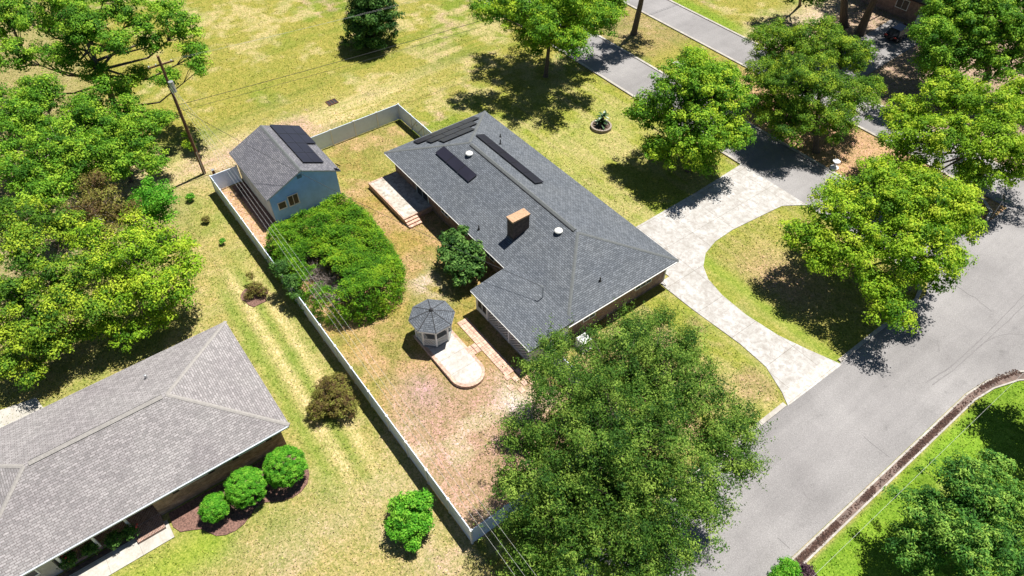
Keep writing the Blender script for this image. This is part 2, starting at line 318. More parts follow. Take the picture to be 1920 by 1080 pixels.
M = dict(
    ground=ground_mat(),
    asphalt=asphalt_mat(),
    drive=concrete_mat('driveway_concrete', (0.34, 0.325, 0.30, 1), (0.49, 0.48, 0.465, 1), (0.28, 0.25, 0.225, 1), 3.4, 3.4, .02),
    walk=concrete_mat('walk_concrete', (0.38, 0.36, 0.32, 1), (0.50, 0.48, 0.44, 1), (0.36, 0.33, 0.28, 1), 1.9, 1.9),
    kerb=concrete_mat('kerb_concrete', (0.34, 0.32, 0.28, 1), (0.46, 0.435, 0.40, 1), (0.30, 0.265, 0.23, 1), 3.0, 3.0, 0.03),
    pad=concrete_mat('patio_concrete', (0.42, 0.40, 0.375, 1), (0.54, 0.53, 0.51, 1), (0.34, 0.30, 0.25, 1), 1.5, 9.0, 0.015),
    deck=concrete_mat('terrace_concrete', (0.42, 0.37, 0.31, 1), (0.52, 0.49, 0.44, 1), (0.20, 0.17, 0.13, 1), 9.0, 9.0, 0.0),
    roof=shingle('charcoal_shingle', (0.095, 0.105, 0.117, 1), (0.158, 0.170, 0.186, 1), (0.045, 0.05, 0.058, 1), (0.86, 0.88, 0.92, 1)),
    roof_grey=shingle('weathered_shingle', (0.215, 0.205, 0.203, 1), (0.325, 0.307, 0.304, 1), (0.145, 0.13, 0.126, 1), (0.84, 0.82, 0.84, 1)),
    roof_shed=shingle('grey_violet_shingle', (0.125, 0.125, 0.14, 1), (0.20, 0.195, 0.21, 1), (0.06, 0.06, 0.066, 1), (0.88, 0.88, 0.92, 1)),
    roof_brown=shingle('brown_shingle', (0.09, 0.075, 0.065, 1), (0.13, 0.11, 0.1, 1), (0.04, 0.035, 0.03, 1), (0.8, 0.8, 0.8, 1)),
    cap=plain('ridge_cap_shingle', (0.10, 0.107, 0.108, 1), 0.9, var=0.25, scale=6),
    cap_grey=plain('pale_ridge_cap', (0.27, 0.252, 0.235, 1), 0.9, var=0.2, scale=6),
    cap_shadow_dark=plain('dark_caps_and_vent_shadow', (0.02, 0.02, 0.022, 1), 0.8),  # gazebo caps, and the painted shadow line along ridge vents
    brick=bricks('red_brick', (0.17, 0.07, 0.045, 1), (0.26, 0.13, 0.09, 1), (0.34, 0.30, 0.26, 1)),
    brick_shaded=bricks('shade_darkened_brick', (0.05, 0.028, 0.022, 1), (0.10, 0.055, 0.045, 1), (0.10, 0.085, 0.075, 1)),  # chimney brick, with the shade on its sides put into the colour
    brick_tan=bricks('tan_brick', (0.25, 0.155, 0.09, 1), (0.40, 0.28, 0.19, 1), (0.20, 0.16, 0.13, 1), 0.11, 0.38, 0.010),
    paver=bricks('pink_paver', (0.50, 0.30, 0.22, 1), (0.58, 0.38, 0.29, 1), (0.26, 0.20, 0.15, 1), 0.30, 0.42, 0.018),
    paver_edge=bricks('brick_edging', (0.46, 0.28, 0.21, 1), (0.55, 0.37, 0.28, 1), (0.28, 0.22, 0.17, 1), 0.10, 0.20, 0.012),
    brown_trim=plain('dark_brown_trim', (0.06, 0.035, 0.03, 1), 0.6),
    white=plain('white_trim', (0.72, 0.72, 0.70, 1), 0.5, var=0.06),
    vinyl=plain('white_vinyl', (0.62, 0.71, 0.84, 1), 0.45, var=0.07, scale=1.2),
    lattice=plain('lattice_white', (0.66, 0.66, 0.63, 1), 0.6, var=0.12),
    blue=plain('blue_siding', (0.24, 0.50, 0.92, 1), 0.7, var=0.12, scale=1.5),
    cream=plain('cream_siding', (0.46, 0.45, 0.38, 1), 0.75, var=0.2, scale=1.4),
    glass=plain('dark_window_glass', (0.02, 0.024, 0.03, 1), 0.35, var=0.05),
    panel=plain('solar_cell', (0.018, 0.017, 0.026, 1), 0.28, var=0.15, scale=0.8),
    panel_frame=plain('black_panel_frame', (0.012, 0.012, 0.014, 1), 0.45),
    screen=plain('dark_screen', (0.02, 0.022, 0.024, 1), 0.7),
    bark=plain('bark', (0.10, 0.078, 0.06, 1), 0.95, var=0.4, scale=8),
    bark_pale=plain('pale_twig', (0.34, 0.28, 0.25, 1), 0.95, var=0.3, scale=8),
    pole=plain('creosoted_pole', (0.15, 0.072, 0.04, 1), 0.85, var=0.35, scale=5),
    metal=plain('galvanised_metal', (0.42, 0.43, 0.44, 1), 0.4, 0.5),
    black=plain('black_rubber', (0.015, 0.015, 0.015, 1), 0.7),
    rust=plain('rusty_iron', (0.10, 0.035, 0.02, 1), 0.8),
    wire=plain('wire', (0.03, 0.03, 0.03, 1), 0.5),
    wire_pale=plain('aluminium_wire', (0.40, 0.40, 0.38, 1), 0.5),
    mulch=plain('red_mulch', (0.16, 0.088, 0.068, 1), 1.0, var=0.7, scale=9),
    soil=plain('dark_soil', (0.10, 0.07, 0.05, 1), 1.0, var=0.6, scale=7),
    wet_leaf=plain('wet_gutter', (0.115, 0.072, 0.055, 1), 0.7, var=0.65, scale=2.2),
    litter=plain('leaf_litter', (0.07, 0.038, 0.028, 1), 1.0, var=0.75, scale=8),
    stone=plain('edging_stone', (0.27, 0.22, 0.18, 1), 0.9, var=0.3, scale=5),
    car=plain('black_car_paint', (0.012, 0.013, 0.018, 1), 0.15, 0.3, var=0.1),
    crack=plain('crack_filler', (0.10, 0.095, 0.095, 1), 0.9),
    skid=plain('tyre_mark', (0.165, 0.155, 0.155, 1), 0.9),
    red=plain('rose_petal', (0.55, 0.06, 0.05, 1), 0.6),
    sign=plain('green_sign', (0.015, 0.07, 0.055, 1), 0.5),
    f_mid=foliage_mat('leaf_mid_green', (0.04, 0.13, 0.012, 1), (0.13, 0.30, 0.02, 1), (0.34, 0.50, 0.04, 1)),
    f_lime=foliage_mat('leaf_lime', (0.07, 0.18, 0.012, 1), (0.24, 0.41, 0.02, 1), (0.45, 0.55, 0.04, 1)),
    f_dark=foliage_mat('leaf_dark', (0.02, 0.065, 0.014, 1), (0.055, 0.14, 0.026, 1), (0.15, 0.28, 0.06, 1)),
    f_oak=foliage_mat('leaf_oak', (0.022, 0.068, 0.010, 1), (0.075, 0.165, 0.020, 1), (0.24, 0.35, 0.055, 1)),
    f_fresh=foliage_mat('leaf_fresh', (0.045, 0.14, 0.012, 1), (0.155, 0.33, 0.02, 1), (0.42, 0.54, 0.035, 1)),
    f_olive=foliage_mat('leaf_grove', (0.04, 0.11, 0.012, 1), (0.13, 0.26, 0.02, 1), (0.38, 0.48, 0.035, 1)),
    f_bright=foliage_mat('leaf_bright', (0.04, 0.18, 0.012, 1), (0.10, 0.34, 0.02, 1), (0.26, 0.52, 0.05, 1)),
    f_brown=foliage_mat('leaf_olive', (0.10, 0.055, 0.03, 1), (0.17, 0.14, 0.035, 1), (0.28, 0.30, 0.06, 1)),
    f_ivy=foliage_mat('leaf_hedge', (0.035, 0.12, 0.008, 1), (0.095, 0.24, 0.010, 1), (0.26, 0.40, 0.02, 1)),
    f_purple=foliage_mat('leaf_purple', (0.035, 0.015, 0.03, 1), (0.08, 0.04, 0.06, 1), (0.16, 0.10, 0.11, 1), 0.2),
    f_cedar=foliage_mat('leaf_cedar', (0.022, 0.085, 0.015, 1), (0.075, 0.21, 0.03, 1), (0.28, 0.44, 0.07, 1)),
)

# ---------------------------------------------------------------- mesh helpers
class MB:
    def __init__(self):
        self.v = []
        self.f = []
    def quad(self, *pts):
        i = len(self.v)
        self.v += [tuple(q) for q in pts]
        self.f.append(tuple(range(i, i + len(pts))))
        return self
    def box(self, x0, y0, z0, x1, y1, z1):
        i = len(self.v)
        self.v += [(x0, y0, z0), (x1, y0, z0), (x1, y1, z0), (x0, y1, z0), (x0, y0, z1), (x1, y0, z1), (x1, y1, z1), (x0, y1, z1)]
        for q in ((0, 3, 2, 1), (4, 5, 6, 7), (0, 1, 5, 4), (1, 2, 6, 5), (2, 3, 7, 6), (3, 0, 4, 7)):
            self.f.append(tuple(i + k for k in q))
        return self
    def bar(self, a, b, w, h, up=(0, 0, 1)):
        a, b = Vector(a), Vector(b)
        d = (b - a).normalized()
        s = d.cross(Vector(up))
        if s.length < 1e-4:
            s = d.cross(Vector((1, 0, 0)))
        s.normalize()
        u = s.cross(d).normalized()
        i = len(self.v)
        for q in (a, b):
            for sx, sy in ((-1, -1), (1, -1), (1, 1), (-1, 1)):
                self.v.append(tuple(q + s * sx * w / 2 + u * sy * h / 2))
        for q in ((0, 1, 2, 3), (7, 6, 5, 4), (0, 4, 5, 1), (1, 5, 6, 2), (2, 6, 7, 3), (3, 7, 4, 0)):
            self.f.append(tuple(i + k for k in q))
        return self
    def tube(self, pts, rad, n=8, cap=True):
        pts = [Vector(q) for q in pts]
        if not isinstance(rad, (list, tuple)):
            rad = [rad] * len(pts)
        i0 = len(self.v)
        for k, q in enumerate(pts):
            d = (pts[min(k + 1, len(pts) - 1)] - pts[max(k - 1, 0)]).normalized()
            s = d.cross(Vector((0.31, 0.11, 0.94)))
            if s.length < 0.05:
                s = d.cross(Vector((1, 0, 0)))
            s.normalize()
            u = s.cross(d)
            for j in range(n):
                a = 2 * math.pi * j / n
                self.v.append(tuple(q + (s * math.cos(a) + u * math.sin(a)) * rad[k]))
        for k in range(len(pts) - 1):
            for j in range(n):
                a, b = i0 + k * n + j, i0 + k * n + (j + 1) % n
                self.f.append((a, b, b + n, a + n))
        if cap:
            self.f.append(tuple(i0 + j for j in range(n))[::-1])
            self.f.append(tuple(i0 + (len(pts) - 1) * n + j for j in range(n)))
        return self
    def prism(self, poly, z0, z1):
        i = len(self.v)
        n = len(poly)
        self.v += [(x, y, z0) for x, y in poly] + [(x, y, z1) for x, y in poly]
        self.f.append(tuple(range(i + n, i + 2 * n)))
        self.f.append(tuple(range(i, i + n))[::-1])
        for k in range(n):
            j = (k + 1) % n
            self.f.append((i + k, i + j, i + n + j, i + n + k))
        return self
    def lathe(self, cx, cy, prof, n=16):
        i0 = len(self.v)
        for r, z in prof:
            for j in range(n):
                a = 2 * math.pi * j / n
                self.v.append((cx + r * math.cos(a), cy + r * math.sin(a), z))
        for k in range(len(prof) - 1):
            for j in range(n):
                a, b = i0 + k * n + j, i0 + k * n + (j + 1) % n
                self.f.append((a, b, b + n, a + n))
        self.f.append(tuple(i0 + (len(prof) - 1) * n + j for j in range(n)))
        return self
    def build(self, name, mat, parent=None, uv=True, bevel=0, smooth=False):
        me = bpy.data.meshes.new(name)
        me.from_pydata(self.v, [], self.f)
        me.validate()
        if uv:
            lay = me.uv_layers.new(name='UVMap')
            vs = me.vertices
            for pl in me.polygons:
                nn = pl.normal
                if abs(nn.z) > 0.995 or nn.length < 0.1:
                    ua, va = Vector((1, 0, 0)), Vector((0, 1, 0))
                else:
                    ua = Vector((0, 0, 1)).cross(nn).normalized()
                    va = nn.cross(ua)
                for li in pl.loop_indices:
                    co = vs[me.loops[li].vertex_index].co
                    lay.data[li].uv = (co.dot(ua), co.dot(va))
        me.materials.append(M[mat] if isinstance(mat, str) else mat)
        if smooth:
            for pl in me.polygons:
                pl.use_smooth = True
        o = bpy.data.objects.new(name, me)
        col.objects.link(o)
        if parent is not None:
            o.parent = parent
            o.matrix_parent_inverse = parent.matrix_world.inverted()
        if bevel:
            b = o.modifiers.new('bevel', 'BEVEL')
            b.width = bevel
            b.segments = 2
        return o

def tag(o, label=None, cat=None, group=None, kind=None):
    if label: o['label'] = label
    if cat: o['category'] = cat
    if group: o['group'] = group
    if kind: o['kind'] = kind
    return o

def empty(name, loc, label, cat, group=None):
    o = bpy.data.objects.new(name, None)
    o.location = loc
    o.empty_display_size = 0.3
    col.objects.link(o)
    bpy.context.view_layer.update()
    return tag(o, label, cat, group)

def struct(o):
    o['kind'] = 'structure'
    return o

# ---------------------------------------------------------------- value noise for the ground colours
class VN:
    def __init__(self, seed):
        self.g = np.random.RandomState(seed).rand(256, 256)
    def __call__(self, x, y):
        xi, yi = np.floor(x).astype(int), np.floor(y).astype(int)
        fx, fy = x - xi, y - yi
        fx = fx * fx * (3 - 2 * fx)
        fy = fy * fy * (3 - 2 * fy)
        g = self.g
        a = g[xi % 256, yi % 256]
        b = g[(xi + 1) % 256, yi % 256]
        c = g[xi % 256, (yi + 1) % 256]
        d = g[(xi + 1) % 256, (yi + 1) % 256]
        return (a * (1 - fx) + b * fx) * (1 - fy) + (c * (1 - fx) + d * fx) * fy
def fbm(x, y, s, seed, octv=4):
    r = 0; a = 1; t = 0
    for k in range(octv):
        r = r + a * VN(seed + k)(x / s * 2 ** k + 17.3 * k, y / s * 2 ** k + 5.1 * k)
        t += a
        a *= 0.55
    return r / t
def sstep(a, b, x):
    t = np.clip((x - a) / (b - a), 0, 1)
    return t * t * (3 - 2 * t)

# ---------------------------------------------------------------- ground sheet
GC = {}
def build_ground():
    fx = np.arange(-125, 14.01, 0.3)
    fy = np.arange(-24, 118.01, 0.3)
    far = np.array([20, 40, 90, 200, 500, 1200.])
    xs = np.concatenate([-125 - far[::-1], fx, 14 + far])
    ys = np.concatenate([-24 - far[::-1], fy, 118 + far])
    X, Y = np.meshgrid(xs, ys, indexing='ij')
    nx, ny = X.shape
    n1 = fbm(X, Y, 9, 1); n2 = fbm(X, Y, 3.2, 11); n3 = fbm(X, Y, 1.1, 21, 3); n4 = fbm(X, Y, 22, 31)
    def L(r, g, b): return np.array([r, g, b])
    C = np.zeros(X.shape + (3,))
    def put(w, c):
        nonlocal C
        w = np.clip(w, 0, 1)[..., None]
        C = C * (1 - w) + c * w
    olive = L(0.25, 0.235, 0.045); green = L(0.145, 0.205, 0.022); dry = L(0.40, 0.335, 0.14)
    pink = L(0.37, 0.26, 0.17); gold = L(0.30, 0.215, 0.062); lush = L(0.14, 0.24, 0.02); straw = L(0.40, 0.27, 0.15)
    C[:] = olive
    put(sstep(0.47, 0.60, n1 * 0.6 + n2 * 0.4) * 0.8, green)
    put(sstep(0.50, 0.62, n4 * .3 + n2 * 0.4 + n3 * 0.3) * 0.8, dry)
    sty = fbm(X + .06 * Y, Y * 0.07, 0.9, 71, 3)
    put((X < -59) * (Y > 10) * sstep(0.52, 0.66, sty) * sstep(.4, .6, n4 * .5 + n1 * .5) * 0.6, green * .95)
    put(sstep(0.60, 0.72, n1 * .5 + n3 * .5) * 0.55, pink)
    # service strip behind the fence: dry, pinkish, streaky along Y
    stry = fbm(X * 1.0, Y * 0.12, 1.2, 41, 4)
    w = np.exp(-((X + 63.5) / 3.6) ** 2) * sstep(48, 25, Y) * sstep(-30, 5, Y)
    put(w * (0.3 + 1.0 * sstep(0.38, 0.62, stry)), dry * 1.1)
    put(w * sstep(0.5, 0.75, stry * 0.5 + n2 * 0.5), pink * 1.0)
    put(np.exp(-((X + 68) / 5) ** 2) * sstep(0.5, 0.7, stry) * 0.5 * (Y > 5), green * 0.8)
    put(np.exp(-(((X + 61.5) / 3.6) ** 2 + ((Y - 14) / 6.5) ** 2)) * 0.9, L(0.43, 0.32, 0.20))
    put(np.exp(-(((X + 63) / 2.6) ** 2 + ((Y - 19) / 6.0) ** 2)) * sstep(.4, .6, n2) * .7, L(0.42, 0.29, 0.19))
    # left lawn between the fence and the neighbour
    lawnL = sstep(9.1, 8.6, Y) * sstep(-64, -58, X)
    strx = fbm(X * 0.10, Y + 0.5 * np.sin(X / 5.0), 0.85, 51, 3)
    put(lawnL * 0.6, dry * L(0.86, 0.87, 0.75))
    put(lawnL * sstep(0.42, 0.7, n2) * 0.6, green)
    path = np.exp(-((Y - (5.3 - 0.035 * (X + 36))) / 0.45) ** 2) + np.exp(-((Y - (7.0 - 0.03 * (X + 36))) / 0.4) ** 2) * 0.8
    put(lawnL * path * sstep(-50, -43, X) * sstep(-19, -27, X) * 1.0, dry * 1.22)
    gp = np.exp(-((Y - (4.2 - 0.03 * (X + 36))) / 0.55) ** 2) + np.exp(-((Y - (6.15 - 0.03 * (X + 36))) / 0.4) ** 2)
    put(lawnL * gp * sstep(-50, -43, X) * sstep(-19, -27, X) * 0.8, L(0.175, 0.24, 0.035))
    put(lawnL * sstep(-27, -20, X) * (0.3 + 0.7 * sstep(0.35, 0.6, n2)) * 0.8, L(0.37, 0.31, 0.15))
    put(lawnL * sstep(-24, -15, X) * sstep(0.5, 0.68, n3 * .5 + n2 * .5), pink * 1.15)
    # a richer green band by the neighbour's walk
    put(np.exp(-((X + 25.6) / 1.6) ** 2) * sstep(-2.2, -4, Y) * 0.7, L(0.20, 0.29, 0.02))
    # fenced yard
    yard = sstep(8.95, 9.1, Y) * sstep(29.1, 28.9, Y) * sstep(-58.6, -58.4, X) * sstep(-15.6, -15.8, X)
    back = yard * sstep(-48, -52, X)
    put(yard * (0.55 + 0.5 * n2) , gold)
    put(back * 0.8, L(0.25, 0.24, 0.06))
    put(yard * sstep(0.44, 0.6, n2) * 0.7, L(0.37, 0.25, 0.12))
    put(yard * sstep(0.52, 0.66, n3) * 0.5, L(0.24, 0.145, 0.05))
    put(yard * sstep(0.50, 0.68, n1 * .4 + n3 * .6) * 0.6 * sstep(-24, -30, X), L(0.19, 0.215, 0.04))
    put(yard * sstep(-29.5, -24, X) * sstep(21, 16, Y) * 0.85, L(0.335, 0.225, 0.145))
    put(yard * sstep(-28, -23, X) * sstep(0.48, 0.66, n3 * .5 + n2 * .5) * 0.7, L(0.44, 0.35, 0.22))
    put(yard * np.exp(-(((X + 27.2) / 2.0) ** 2 + ((Y - 12.4) / 1.8) ** 2)) * 0.9, L(0.34, 0.235, 0.18))
    put(yard * np.exp(-(((X + 22.3) / 1.6) ** 2 + ((Y - 17.2) / 1.0) ** 2)) * 0.8, L(0.52, 0.46, 0.36))
    put(yard * np.exp(-(((X + 36.2) / 1.9) ** 2 + ((Y - 18.4) / 1.1) ** 2)) * sstep(0.42, 0.6, n3), L(0.48, 0.38, 0.27))
    put(yard * sstep(10.8, 9.6, Y) * sstep(-45, -50, X) * 0.8, L(0.46, 0.28, 0.17))
    # front lawns
    front = sstep(34.0, 34.8, Y) * sstep(51.8, 51.2, Y) + sstep(-24, -23.5, X) * sstep(22, 22.5, Y)
    front = np.clip(front, 0, 1) * sstep(-60, -52, X)
    put(front * 0.55, L(0.22, 0.26, 0.035))
    sx2 = fbm(X * 0.12, Y, 0.8, 61, 3)
    put(front * sstep(0.46, 0.66, sx2) * 0.5, dry * 0.95)
    pen = sstep(-25.4, -24.5, X) * sstep(37.2, 38.0, Y) * sstep(52, 51, Y)
    put(pen * 0.5, L(0.26, 0.24, 0.055))
    put(pen * np.exp(-(((X + 18.5) / 4.0) ** 2 + ((Y - 42.6) / 2.6) ** 2)) * 0.9, straw * 0.95)
    put(pen * np.exp(-(((Y - 38.6 + 0.02 * X) / 0.8) ** 2)) * 0.7, L(0.19, 0.26, 0.03))
    put(front * sstep(-24, -20, X) * sstep(34, 33, Y) * sstep(0.4, 0.6, n2) * 0.6, straw * 0.8)
    # median: pine straw
    med = sstep(58.2, 58.8, Y) * sstep(67.5, 66.5, Y)
    put(med * sstep(-50, -36, X) * 0.95, straw * L(1.0, 0.95, 0.9) * (0.8 + 0.4 * n3[..., None]))
    put(med * sstep(-50, -54, X) * 0.5, straw * 0.7)
    # yards beyond the boulevard
    beyond = sstep(72.5, 73.5, Y)
    put(beyond * sstep(-52, -46, X) * 0.9, L(0.42, 0.34, 0.22))
    put(beyond * sstep(-46, -44, X) * 0.75, L(0.30, 0.21, 0.14))
    put(sstep(71.8, 72.8, Y) * sstep(75.5, 74, Y) * sstep(-46, -52, X), L(0.17, 0.24, 0.025))
    # across the front road: watered lawn
    rl = sstep(-2.6, -2.2, X)
    put(rl, lush * (0.75 + 0.55 * n2[..., None]))
    put(rl * sstep(0.6, 0.75, n3) * 0.35, L(0.22, 0.33, 0.02))
    for (bx, by) in ((0.1, 33.3), (0.0, 36.0), (-0.4, 24.4)):
        put(rl * np.exp(-(((X - bx) / 0.45) ** 2 + ((Y - by) / 0.55) ** 2)) * sstep(0.3, 0.55, n3), L(0.36, 0.40, 0.10))
    # woodland floor under the left trees
    put(sstep(-52, -58, X) * sstep(8, 2, Y) * 0.45, L(0.27, 0.22, 0.13))
    Z = (n2 - 0.5) * 0.05
    GC['x'], GC['y'], GC['c'], GC['z'] = xs, ys, C, Z - .03
    verts = np.stack([X, Y, Z - 0.03], -1).reshape(-1, 3)
    idx = np.arange(nx * ny).reshape(nx, ny)
    quads = np.stack([idx[:-1, :-1], idx[1:, :-1], idx[1:, 1:], idx[:-1, 1:]], -1).reshape(-1, 4)
    me = bpy.data.meshes.new('ground')
    me.vertices.add(len(verts)); me.vertices.foreach_set('co', verts.astype('f').ravel())
    me.loops.add(quads.size); me.loops.foreach_set('vertex_index', quads.astype('i').ravel())
    me.polygons.add(len(quads)); me.polygons.foreach_set('loop_start', np.arange(0, quads.size, 4, dtype='i'))
    me.polygons.foreach_set('use_smooth', np.ones(len(quads), dtype=bool))
    me.update(calc_edges=True)
    at = me.attributes.new('groundcol', 'FLOAT_COLOR', 'POINT')
    rgba = np.ones((nx * ny, 4), 'f'); rgba[:, :3] = C.reshape(-1, 3)
    at.data.foreach_set('color', rgba.ravel())
    me.materials.append(M['ground'])
    o = bpy.data.objects.new('ground', me)
    col.objects.link(o)
    struct(o)
build_ground()

# ---------------------------------------------------------------- roads, kerbs, paths
def sheet(name, poly, z, mat):
    mb = MB()
    mb.prism(poly, z - 0.06, z)
    return mb.build(name, mat)
def arc(cx, cy, r, a0, a1, n=8):
    return [(cx + r * math.cos(math.radians(a0 + (a1 - a0) * k / n)), cy + r * math.sin(math.radians(a0 + (a1 - a0) * k / n))) for k in range(n + 1)]

struct(sheet('front_road', [(-10.45, -60), (-3.3, -60), (-3.3, 44), (-3.0, 46.3), (-2.2, 48.7), (-1.0, 50.6), (1.5, 52.3), (6, 53), (40, 53), (40, 160), (-12.0, 160), (-12.0, 53.9), (-10.45, 50.6)], 0.012, 'asphalt'))
struct(sheet('near_lane', [(-130, 52.1), (-14.6, 52.1)] + arc(-14.6, 49.1, 3.0, 90, 45, 4)[1:] + [(-12.0, 51.6), (-11.95, 60), (-12.4, 60.4)] + [(-14, 58.9), (-16, 58.3), (-130, 58.3)], 0.008, 'asphalt'))
struct(sheet('far_lane', [(-130, 67.4), (-22, 67.0), (-16, 66.9), (-12.0, 66.8), (-12.0, 72.4), (-130, 72.4)], 0.006, 'asphalt'))
drv = [(-31.25, 52.0), (-30.9, 45), (-30.8, 38.0), (-30.8, 35.2), (-24.6, 35.2), (-24.6, 34.05), (-23.7, 34.0), (-20.8, 34.05), (-16.2, 34.35), (-13.6, 34.2), (-11.4, 33.3),
       (-10.5, 32.7), (-10.4, 38.95), (-12.7, 38.1), (-15.0, 37.4), (-17.9, 37.05), (-20.5, 37.15), (-22.4, 37.6), (-23.7, 38.4), (-24.7, 39.8), (-25.2, 41.6), (-25.3, 44),
       (-25.0, 47.5), (-24.75, 50.2), (-24.1, 51.2), (-23.4, 52.0), (-27, 54.5), (-30.4, 55.3), (-31.6, 54.6)]
drv = [(-31.25, 52.0), (-30.9, 45), (-30.8, 38.0), (-30.8, 35.2), (-24.6, 35.2), (-24.6, 34.05), (-23.7, 34.0), (-20.8, 34.05), (-16.2, 34.35), (-13.6, 34.2), (-11.4, 33.3),
       (-10.4, 32.7), (-10.3, 38.95), (-12.7, 38.1), (-15.0, 37.4), (-17.9, 37.05), (-20.5, 37.15), (-22.4, 37.6), (-23.7, 38.4), (-24.7, 39.8), (-25.2, 41.6), (-25.3, 44),
       (-25.0, 47.5), (-24.75, 50.2), (-24.1, 51.2), (-23.4, 52.2), (-31.4, 52.2)]
struct(sheet('driveway', drv, 0.02, 'drive'))
struct(sheet('driveway_apron', [(-11.35, 33.35), (-10.38, 32.85), (-10.28, 38.8), (-11.35, 38.45)], 0.026, 'pad'))
struct(sheet('driveway_beyond', [(-38.5, 72.3), (-33.5, 72.3), (-34.5, 92), (-40, 92)], 0.014, 'asphalt'))
struct(sheet('garden_path_slab', [(-28.6, -5.7), (-27.2, -5.7), (-27.15, -24), (-28.6, -24)], 0.03, 'walk'))
struct(sheet('neighbour_patio', [(-43.5, -10.2), (-40.2, -9.6), (-40.2, -16), (-44.5, -16)], 0.02, 'walk'))

def kerb(name, pts, w=0.32, h=0.11, mat='kerb'):
    mb = MB()
    n = len(pts)
    P = [Vector((a, b, 0)) for a, b in pts]
    L_, R_ = [], []
    for k in range(n):
        d = (P[min(k + 1, n - 1)] - P[max(k - 1, 0)]).normalized()
        s = Vector((-d.y, d.x, 0)) * w / 2
        L_.append(P[k] + s); R_.append(P[k] - s)
    for k in range(n - 1):
        a, b, c, d = L_[k], L_[k + 1], R_[k + 1], R_[k]
        t = Vector((0, 0, h)); z0 = Vector((0, 0, -0.05))
        mb.quad(d + t, c + t, b + t, a + t)
        mb.quad(a + z0, a + t, b + t, b + z0)
        mb.quad(d + t, d + z0, c + z0, c + t)
    mb.quad(L_[0] + z0, R_[0] + z0, R_[0] + t, L_[0] + t)
    mb.quad(R_[-1] + z0, L_[-1] + z0, L_[-1] + t, R_[-1] + t)
    return struct(mb.build(name, mat))
kerb('kerb', [(-10.62, -40), (-10.62, 32.6)], 0.34, 0.09)
kerb('kerb', [(-10.6, 39.05), (-10.6, 49.4), (-11.0, 50.6), (-12.0, 51.6), (-14.6, 52.12), (-23.3, 52.15)], 0.3, 0.09)
kerb('kerb', [(-31.4, 52.15), (-120, 52.15)], 0.3, 0.09)
kerb('kerb', [(-120, 58.3), (-17, 58.3), (-14.6, 58.8), (-12.8, 60.4), (-12.0, 62.6), (-12.6, 65), (-14.5, 66.5), (-17, 66.9), (-22, 67.1), (-120, 67.4)], 0.3, 0.09)
kerb('kerb', [(-12.4, 72.5), (-120, 72.5)], 0.3, 0.09)
kerb('kerb', [(-3.2, -40), (-3.2, 44), (-2.9, 46.3), (-2.1, 48.7), (-0.9, 50.6), (1.55, 52.3), (6, 52.95), (40, 52.95)], 0.13, 0.05)
kerb('kerb', [(-2.6, -40), (-2.6, 43.9), (-2.3, 46.0), (-1.55, 48.2), (-0.4, 49.9), (1.9, 51.5), (6, 52.2), (40, 52.2)], 0.12, 0.05)
def litter():
    # leaves lying in the gutter: many small tilted scraps over a thin dark bed
    mb = MB()
    rnd = random.Random(5)
    bed = [(-3.15, -40), (-3.15, 44), (-2.86, 46.2), (-2.1, 48.5), (-0.9, 50.3)]
    bed2 = [(-0.45, 49.9), (-1.6, 48.25), (-2.36, 46.0), (-2.63, 43.9), (-2.63, -40)]
    g_ = MB(); g_.prism(bed + bed2, -0.05, 0.024)
    struct(g_.build('gutter_pan', 'wet_leaf'))
    for k in range(7000):
        y = rnd.uniform(8, 49)
        off = 0 if y < 44 else (y - 44) ** 2 * 0.038
        x = -2.9 + off + max(-.3, min(.3, rnd.gauss(0, 0.10)))
        if fb(y) < 0.42 and rnd.random() < 0.85: continue
        s = rnd.uniform(0.03, 0.08); a = rnd.uniform(0, 6.28)
        z = 0.03 + rnd.uniform(0, 0.03)
        c, sn = math.cos(a) * s, math.sin(a) * s
        mb.quad((x + c, y + sn, z), (x - sn * .6, y + c * .6, z + .02), (x - c, y - sn, z), (x + sn * .6, y - c * .6, z + .015))
    return mb
def fb(y): return 0.5 + 0.5 * math.sin(y * 0.9) * math.sin(y * 0.37 + 1)
tag(litter().build('leaf_litter', 'litter'), 'dark brown dead leaves lying in the gutter between road and bright lawn', 'leaf litter', kind='stuff')

def strip(name, pts, w, z, mat, jitter=0.0, seed=1):
    rnd = random.Random(seed)
    P = []
    for k in range(len(pts) - 1):
        a, b = Vector(pts[k] + (0,)), Vector(pts[k + 1] + (0,))
        n = max(1, int((b - a).length / 0.5))
        for j in range(n):
            P.append(a.lerp(b, j / n) + Vector((rnd.uniform(-1, 1), rnd.uniform(-1, 1), 0)) * jitter)
    P.append(Vector(pts[-1] + (0,)))
    mb = MB()
    L_, R_ = [], []
    for k, q in enumerate(P):
        d = (P[min(k + 1, len(P) - 1)] - P[max(k - 1, 0)]).normalized()
        ww = w * rnd.uniform(0.6, 1.3) / 2
        L_.append(q + Vector((-d.y, d.x, 0)) * ww); R_.append(q - Vector((-d.y, d.x, 0)) * ww)
    for k in range(len(P) - 1):
        mb.quad(*[(v.x, v.y, z) for v in (R_[k], R_[k + 1], L_[k + 1], L_[k])])
    return struct(mb.build(name, mat, uv=False))
strip('road_crack', [(-5.59, 34.81), (-4.55, 34.81), (-3.62, 34.83)], .03, .0165, 'crack', .04, 1)
strip('road_crack', [(-4.65, 24.22), (-4.15, 24.31), (-3.7, 24.3)], .025, .0165, 'crack', .05, 2)
strip('road_crack', [(-9.59, 53.5), (-7.74, 53.48), (-6.2, 53.12)], .03, .0165, 'crack', .08, 3)
strip('tyre_mark', [(-5.58, 57.04), (-5.41, 53.7), (-5.26, 49.35), (-5.25, 45.13), (-5.57, 42.43)], .07, .0165, 'skid', .02, 4)
